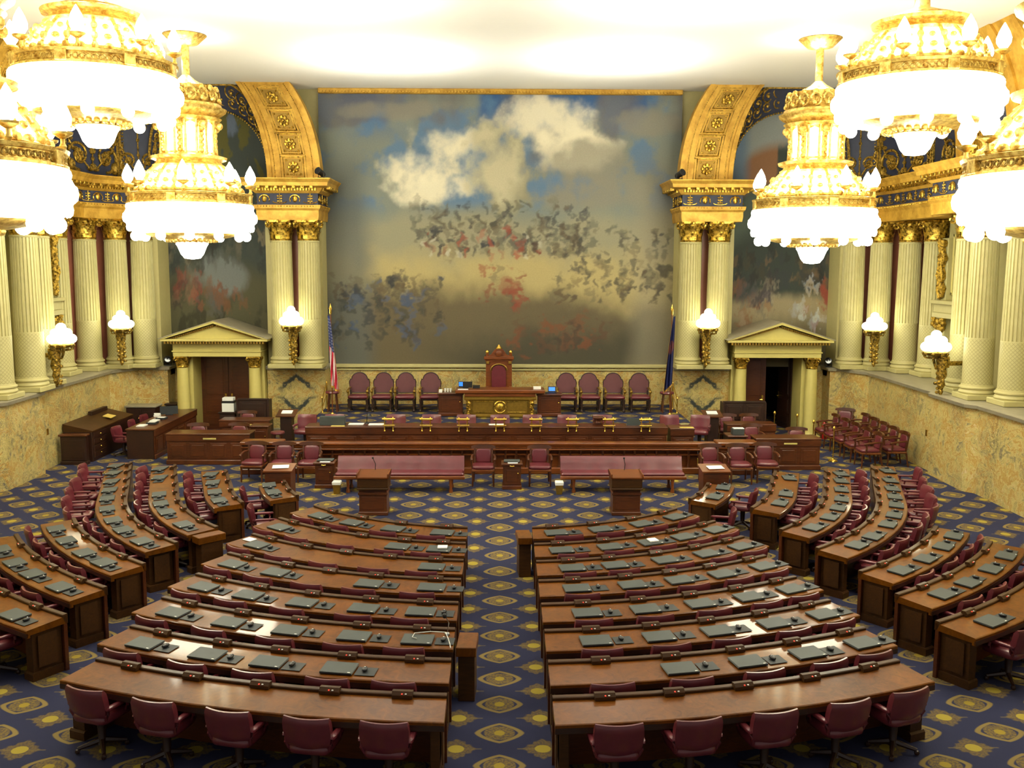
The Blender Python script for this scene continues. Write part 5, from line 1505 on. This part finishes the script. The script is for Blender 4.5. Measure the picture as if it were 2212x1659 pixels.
# chairs at those counters
arm.put((-8.2, 26.3, 0), R(185), 'burgundy chair behind the left counter, left one', 'chairs behind the side counters')
arm.put((-7.15, 26.35, 0), R(175), 'burgundy chair behind the left counter, right one', 'chairs behind the side counters')
arm.put((-7.45, 28.55, 0), R(180), 'burgundy chair between left second counter and dark screen', 'chairs behind the side counters')
arm.put((6.62, 28.12, 0), R(178), 'burgundy chair before the right dark screen, left one', 'chairs behind the side counters')
arm.put((7.30, 28.15, 0), R(184), 'burgundy chair before the right dark screen, right one', 'chairs behind the side counters')
arm.put((6.90, 26.3, 0), R(180), 'burgundy chair behind the grey box on the right', 'chairs behind the side counters')
arm.put((7.95, 25.75, 0), R(175), 'burgundy chair behind the right counter with name plate', 'chairs behind the side counters')
cabinet('low_cabinet', 'small dark cabinet under the grey box on the right', 6.0, 6.5, 25.4, 25.9, 0, .78, 'wooddark', 'cabinet', 'wood', 1)
box_item('file_box', 'grey file box with white papers behind the right end pier', 'box', (6.28, 25.6, .781), [('carton', (-.15, .15, -.13, .13, 0, .16), 'grey'), ('sheets', (-.12, .16, -.1, .1, .161, .175), 'paper')])
t = cabinet('printer_stand', 'dark stand in front of the closed left door', -8.42, -7.92, 29.2, 29.65, 0, .80, 'wooddark', 'stand', 'wooddark', 1)
box_item('printer', 'white and black printer on the stand before the closed door', 'printer', (-8.15, 29.4, .801), [('white_body', (-.18, .18, -.16, .16, 0, .26), 'paper'), ('dark_tray', (-.19, .19, -.17, .1, .265, .32), 'black'), ('scanner_lid', (-.17, .15, -.14, .14, .325, .42), 'paper')])
# small lecterns and stools at both ends of the clerks' place
for sd, nm in ((-1, 'left'), (1, 'right')):
    t = thing('standing_lectern', 'tall narrow wooden lectern with papers by the %s marble pier' % nm, 'lectern', (sd * 6.05, 27.7, 0))
    m = MB(); m.box(-.16, .16, -.2, .2, 0, .95, .01); m.box(-.2, .2, -.24, .24, 0, .06, .01); m.build('stem', M['wooddark'], t)
    m = MB(); m.loft([[(x_, -.26, .93), (x_, .26, 1.05), (x_, .26, 1.08), (x_, -.26, .96)] for x_ in (-.27, .27)]); m.build('slanted_top', M['wood'], t, 0)
    p = thing('paper_sheets', 'white papers on the tall lectern by the %s marble pier' % nm, 'paper', (sd * 6.05, 27.72, 1.026)); p.rotation_euler = (R(13), 0, 0)
    m = MB(); m.box(-.15, .15, -.11, .11, 0, .02); m.build('sheet', M['paper'], p, 0)
t = thing('bar_stool', 'tall wooden stool with round foot ring beside the left lectern', 'stool', (-6.0, 26.25, 0))
m = MB(); m.lathe([(.17, .66), (.19, .69), (.18, .73), (.03, .735)], 20); m.build('seat', M['leather'], t)
for k in range(4):
    a = PI / 4 + k * PI / 2; m = MB(); m.tube([(.12 * cos(a), .12 * sin(a), .66), (.2 * cos(a), .2 * sin(a), 0)], .02, 7); m.build('leg', M['wood'], t)
m = MB(); m.tube([(.18 * cos(a), .18 * sin(a), .22) for a in np.linspace(0, 2 * PI, 21)[:-1]], .014, 6, None, True); m.build('foot_ring', M['steel'], t)
cabinet('low_cabinet', 'small dark cabinet beside the left lectern', -6.9, -6.4, 26.85, 27.3, 0, .78, 'wood', 'cabinet', 'wood', 1)

# benches, chairs and cabinets in front of the balustrade
for sd, x0, x1, nm in ((-1, -3.80, -.84, 'left'), (1, 1.42, 4.28, 'right')):
    t = thing('long_bench', 'long burgundy upholstered bench with wooden legs, %s of the middle' % nm, 'bench', ((x0 + x1) / 2, 22.6, 0)); w = (x1 - x0) / 2
    rows = []
    for x in np.linspace(-w, w, 60):
        q = .008 * math.sin(x * 13 + 3 * math.sin(x * 2.1)) if abs(x) < w * .97 else 0
        rows.append([(x, .02 + q, .44), (x, .10 + q, .58 + q), (x, .16, .74), (x, .20, .76), (x, .25, .74), (x, .22, .44)])
    m = MB(); m.loft(rows); m.build('back_cushion', M['leather'], t, 60)
    m = MB(); m.box(-w, w, -.36, .12, .38, .46, .03); m.build('seat', M['leather'], t)
    m = MB(); m.box(-w - .03, w + .03, -.39, -.30, .31, .39, .015); m.box(-w, w, -.32, .22, .31, .38, .006); m.build('seat_rail', M['woodor'], t)
    for x in (-w * .8, w * .8):
        for y in (-.33, .18):
            m = MB(); m.lathe([(.05, 0), (.045, .05), (.03, .1), (.035, .2), (.045, .31)], 8, Tm((x, y, 0))); m.build('leg', M['woodor'], t)
arm.put((-.40, 23.1, 0), R(180), 'wooden armchair with burgundy seat left of the middle cabinet', 'wooden armchairs before the balustrade')
arm.put((.95, 23.1, 0), R(180), 'wooden armchair with burgundy seat right of the middle cabinet', 'wooden armchairs before the balustrade')
for x, y, rz, lb in ((-5.97, 23.55, 177, 'wooden armchair, first left of the balustrade front'), (-5.27, 23.5, 182, 'wooden armchair, second left of the balustrade front, behind the stand'), (-4.61, 23.5, 180, 'wooden armchair beside the left pedestal cabinet'),
                     (5.12, 23.3, 182, 'wooden armchair just right of the right reading stand'), (5.80, 23.35, 180, 'wooden armchair, middle of three at right before the balustrade'), (6.49, 23.5, 176, 'wooden armchair, outermost at right before the balustrade')):
    arm.put((x, y, 0), R(rz), lb, 'wooden armchairs before the balustrade')
def pedestal(label, x, y, paper_lb, lap_lb):
    t = cabinet('pedestal_cabinet', label, x - .23, x + .23, y - .2, y + .2, 0, .62, 'wood', 'cabinet', 'wood', 1)
    m = MB(); m.tube([(-.05, -.235, .57), (0, -.245, .56), (.05, -.235, .57)], .012, 6); m.build('drawer_pull', M['brass'], t)
    lap.put((x + .0, y + .06, .622), 0, lap_lb, 'closed grey laptops on the desks')
    box_item('paper_sheets', paper_lb, 'paper', (x + .02, y - .15, .622), [('sheet', (-.12, .12, -.045, .06, 0, .006), 'paper')])
pedestal('small wooden pedestal cabinet at the left end of the left bench', -4.12, 22.85, 'white papers on the left pedestal cabinet', 'closed laptop on the left pedestal cabinet')
pedestal('small wooden pedestal cabinet between the two middle armchairs', .28, 22.75, 'white papers on the middle pedestal cabinet', 'closed laptop on the middle pedestal cabinet')
for x, y, lb in ((-3.74, 22.15, 'white topped waste bin before the left bench'), (1.36, 22.12, 'white topped waste bin before the right bench')):
    t = thing('waste_bin', lb, 'waste bin', (x, y, 0)); m = MB(); m.lathe([(.09, 0), (.13, .26), (.125, .26), (.085, .01)], 4, Tm((0, 0, 0), PI / 4)); m.build('bin', M['bronze'], t, 0)
    m = MB(); m.lathe([(.132, .22), (.14, .28), (.12, .30), (.1, .27)], 4, Tm((0, 0, 0), PI / 4)); m.build('liner', M['paper'], t, 0)
# two lecterns on the open carpet
for sd, nm in ((-1, 'left'), (1, 'right')):
    t = thing('lectern', 'wooden lectern standing on the open carpet, %s of the middle' % nm, 'lectern', (sd * 2.66, 20.4, 0))
    m = MB(); m.box(-.29, .29, -.22, .22, 0, .60, .008); m.box(-.31, .31, -.24, .24, 0, .08, .012); m.box(-.31, .31, -.25, .24, .44, .50, .012); m.box(-.24, .24, -.228, -.21, .13, .40, .01); m.build('body', M['wood'], t)
    m = MB(); m.box(-.32, .32, -.28, .28, .60, .80, .01); m.box(-.33, .33, -.30, .29, .56, .60, .01); m.build('upper_box', M['woodend'], t)
    m = MB(); m.loft([[(x_, -.30, .80), (x_, .28, .86), (x_, .28, .89), (x_, -.30, .83)] for x_ in (-.34, .34)]); m.box(-.34, -.31, -.3, .28, .8, .90, .005); m.box(.31, .34, -.3, .28, .8, .9, .005); m.build('slanted_top', M['woodor'], t, 0)
    m = MB(); m.tube([(0, .22, .88), (.01, .2, 1.02), (-.03, .1, 1.16)], .007, 6); m.ball((-.03, .08, 1.17), .022, 7, 5); m.build('microphone', M['black'], t)

# furniture at the left wall
cabinet('credenza', 'long dark credenza with brass knobs along the left marble wall', -11.45, -10.75, 25.3, 25.5, 0, .80, 'wooddark', 'cabinet', 'wood', 1, False).location
t = thing('writing_desk', 'long slant-topped dark desk against the left marble wall', 'desk', (-11.1, 27.1, 0))
m = MB(); m.box(-.40, .34, -1.4, 1.5, 0, .80, .008); m.build('carcass', M['wooddark'], t)
m = MB(); m.loft([[(-.42, y, .80), (.36, y, .797), (.36, y, .83), (-.42, y, 1.01)] for y in (-1.4, 1.5)]); m.build('slanted_top', M['woodend'], t, 0)
for i in range(4):
    m = MB(); m.box(.335, .355, -1.3, -.5, .10 + i * .17, .25 + i * .17, .005); d = m.build('drawer', M['wooddark'], t)
    m = MB(); m.ball((.37, -.9, .175 + i * .17), .02, 8, 5); m.build('knob', M['brass'], d)
m = MB(); m.box(-.41, -.30, .2, 1.3, .98, 1.10, .005); m.build('back_shelf', M['wooddark'], t)
p = thing('open_book', 'pale open book on the slant-topped desk by the left wall', 'book', (-11.0, 27.5, .935)); p.rotation_euler = (0, R(12.5), R(3))
m = MB(); m.box(-.12, .12, -.2, .2, 0, .025, .004); m.build('pages', M['yellow'], p, 0)
t = long_desk('side_desk', 'long dark desk strewn with trays, parallel to the left wall', -1.85, 1.85, -.40, .40, .82, 6, ())
t.location = (-9.62, 27.9, 0); t.rotation_euler = (0, 0, R(90))
for i, (x, y, w, d, h, mat, lb) in enumerate(((-9.75, 26.55, .22, .3, .03, 'paper', 'white paper stack nearest the end of the left side desk'), (-9.6, 26.95, .26, .28, .05, 'greydk', 'dark tray nearest on the left side desk'), (-9.7, 27.4, .22, .26, .03, 'paper', 'white paper stack in the middle of the left side desk'), (-9.62, 27.75, .26, .26, .05, 'greydk', 'dark tray in the middle of the left side desk'))):
    box_item('paper_tray', lb, 'tray', (x, y, .821), [('tray', (-w / 2, w / 2, -d / 2, d / 2, 0, h), mat), ('contents', (-w / 2 + .03, w / 2 - .03, -d / 2 + .03, d / 2 - .03, h + .001, h + .008), 'paper')])
box_item('telephone', 'white telephone on the left side desk', 'telephone', (-9.9, 28.2, .821), [('body', (-.08, .08, -.08, .08, 0, .06), 'paper'), ('handset', (-.09, .09, -.025, .025, .065, .1), 'paper')])
box_item('monitor', 'dark monitor seen from behind on the left side desk', 'monitor', (-9.66, 28.5, .821), [('stand', (-.1, .1, -.08, .08, 0, .03), 'black'), ('screen_housing', (-.25, .25, -.02, .03, .03, .26), 'greydk')], R(20))
cabinet('tall_cabinet', 'dark cabinet with pale top in the left back corner', -11.2, -10.3, 29.2, 29.75, 0, .98, 'wooddark', 'cabinet', 'slate', 2)
cabinet('tall_cabinet', 'dark cabinet touching the left doorway column', -10.25, -9.92, 29.9, 30.3, 0, .95, 'wooddark', 'cabinet', 'wooddark', 1)
swv.put((-10.28, 26.6, 0), R(265), 'burgundy swivel chair between the left wall desk and side desk', 'chairs by the left wall')
swv.put((-10.28, 27.75, 0), R(275), 'second burgundy swivel chair behind the left side desk', 'chairs by the left wall')
swv.put((-10.28, 28.7, 0), R(268), 'burgundy swivel chair before the pale topped left corner cabinet', 'chairs by the left wall')

# rows of wooden armchairs by the right wall
spots = []
for i in range(5): spots.append((10.48 - .03 * i, 28.45 - i * .77, 91, 'against the wall', i))
for i in range(5): spots.append((9.55 + .02 * i, 28.3 - i * .77, 91, 'in front', i))
for x, y, rz, rowl, i in spots:
    arm.put((x, y, 0), R(rz), 'dark wooden armchair by the right wall, row %s, %s from the back' % (rowl, (['first'] + NTH[1:])[i]), 'armchairs by the right wall')
arm.put((10.42, 29.28, 0), R(158), 'wooden armchair in the back right corner turned to the room', 'armchairs by the right wall')
for i, (x, y) in enumerate(((8.62, 28.1), (8.75, 27.0), (8.95, 25.9), (8.1, 28.6))):
    t = thing('rope_stanchion', 'slim brass stanchion, %s by the right armchairs' % ('farthest', 'second', 'nearest', 'left one')[i], 'stanchion', (x, y, 0), 0, 'brass stanchions at right')
    m = MB(); m.lathe([(.13, 0), (.12, .03), (.03, .06), (.018, .08)], 16); m.build('base', M['brass'], t)
    m = MB(); m.lathe([(.016, .07), (.016, .86)], 8); m.build('pole', M['brass'], t)
    m = MB(); m.lathe([(.02, .84), (.035, .87), (.035, .92), (.015, .95)], 10); m.build('cap', M['brass'], t)
t = thing('fire_extinguisher', 'red fire extinguisher beside the right doorway column', 'fire extinguisher', (9.82, 29.28, 0))
m = MB(); m.lathe([(.08, 0), (.085, .02), (.085, .40), (.06, .48), (.03, .52)], 18); m.build('cylinder', M['red'], t)
m = MB(); m.lathe([(.0865, .2), (.0865, .33)], 18, cap=False); m.build('paper_label', M['paper'], t)
m = MB(); m.box(-.02, .02, -.09, .03, .54, .57, .004); m.lathe([(.025, .51), (.025, .55)], 10); m.build('valve_handle', M['brass'], t)
m = MB(); m.tube([(0, -.05, .53), (.1, -.08, .48), (.12, -.05, .3), (.1, -.02, .12)], .013, 6); m.build('hose', M['black'], t)
for sd in (-1, 1):
    t = thing('wall_outlet', 'small brass plate on the %s marble wall' % ('left' if sd < 0 else 'right'), 'outlet', ((WL + .006 if sd < 0 else WR - .006), 24.9, .95))
    m = MB(); m.box(-.006, .006, -.05, .05, -.08, .08, .002); m.build('plate', M['brass'], t)

# ---------------------------------------------------------------- light
w = bpy.data.worlds.new('world'); SC.world = w; w.use_nodes = True
bg = w.node_tree.nodes['Background']; bg.inputs[0].default_value = (1.0, .97, .90, 1); bg.inputs[1].default_value = .45
def lamp(kind, name, loc, energy, color=(1, .93, .78), size=.3, rot=(0, 0, 0), sy=None):
    l = bpy.data.lights.new(name, kind); l.energy = energy; l.color = color
    if kind == 'AREA':
        l.size = size
        if sy: l.shape = 'RECTANGLE'; l.size_y = sy
    else: l.shadow_soft_size = size
    o = bpy.data.objects.new(name, l); COL.objects.link(o); o.location = loc; o.rotation_euler = rot; return o
for sd in (-1, 1):
    for y in (13.3, 18.7, 24.0):
        lamp('POINT', 'chandelier_light', (sd * 7.5, y, (9.9 if y != 18.7 else 9.95)), 170, (1, .95, .84), .4)
for x, y in ((0, 9), (-3.5, 14), (3.5, 14), (-3.5, 20), (3.5, 20), (-3, 26.5), (3, 26.5)):
    lamp('AREA', 'ceiling_fill', (x, y, ZC - 1.6), 185, (1, .97, .88), 2.6, (PI, 0, 0))  # unseen lamps added to whiten the ceiling and bounce light down
for x, y, z, rz, lb in sc_spots:
    q = Vector((x, y, z + 1.35)) + Euler((0, 0, rz)).to_matrix() @ Vector((0, -.75, 0))
    lamp('POINT', 'sconce_light', q, 18, (1, .93, .70), .2)

# ---------------------------------------------------------------- camera
F_PX = 2125.0; HZ = 565.0
pitch = math.atan((829.5 - HZ) / F_PX); yaw = math.atan((1106 - 1080) / (F_PX / cos(pitch)))
cd = bpy.data.cameras.new('camera'); cam = bpy.data.objects.new('camera', cd); COL.objects.link(cam)
cd.sensor_width = 36.0; cd.lens = 36.0 * F_PX / 2212.0; cd.clip_end = 200
cam.location = (0, 0, 5.3)
cam.rotation_mode = 'XYZ'
mat = Matrix.Rotation(-yaw, 4, 'Z') @ Matrix.Rotation(PI / 2 - pitch, 4, 'X') @ Matrix.Rotation(R(.2), 4, 'Z')
cam.rotation_euler = mat.to_euler()
SC.camera = cam
SC.view_settings.view_transform = 'Standard'
SC.view_settings.look = 'None'
SC.view_settings.exposure = -0.28
SC.cycles.use_denoising = True
SC.cycles.max_bounces = 6
SC.cycles.sample_clamp_indirect = 6.0
SC.cycles.caustics_reflective = False; SC.cycles.caustics_refractive = False
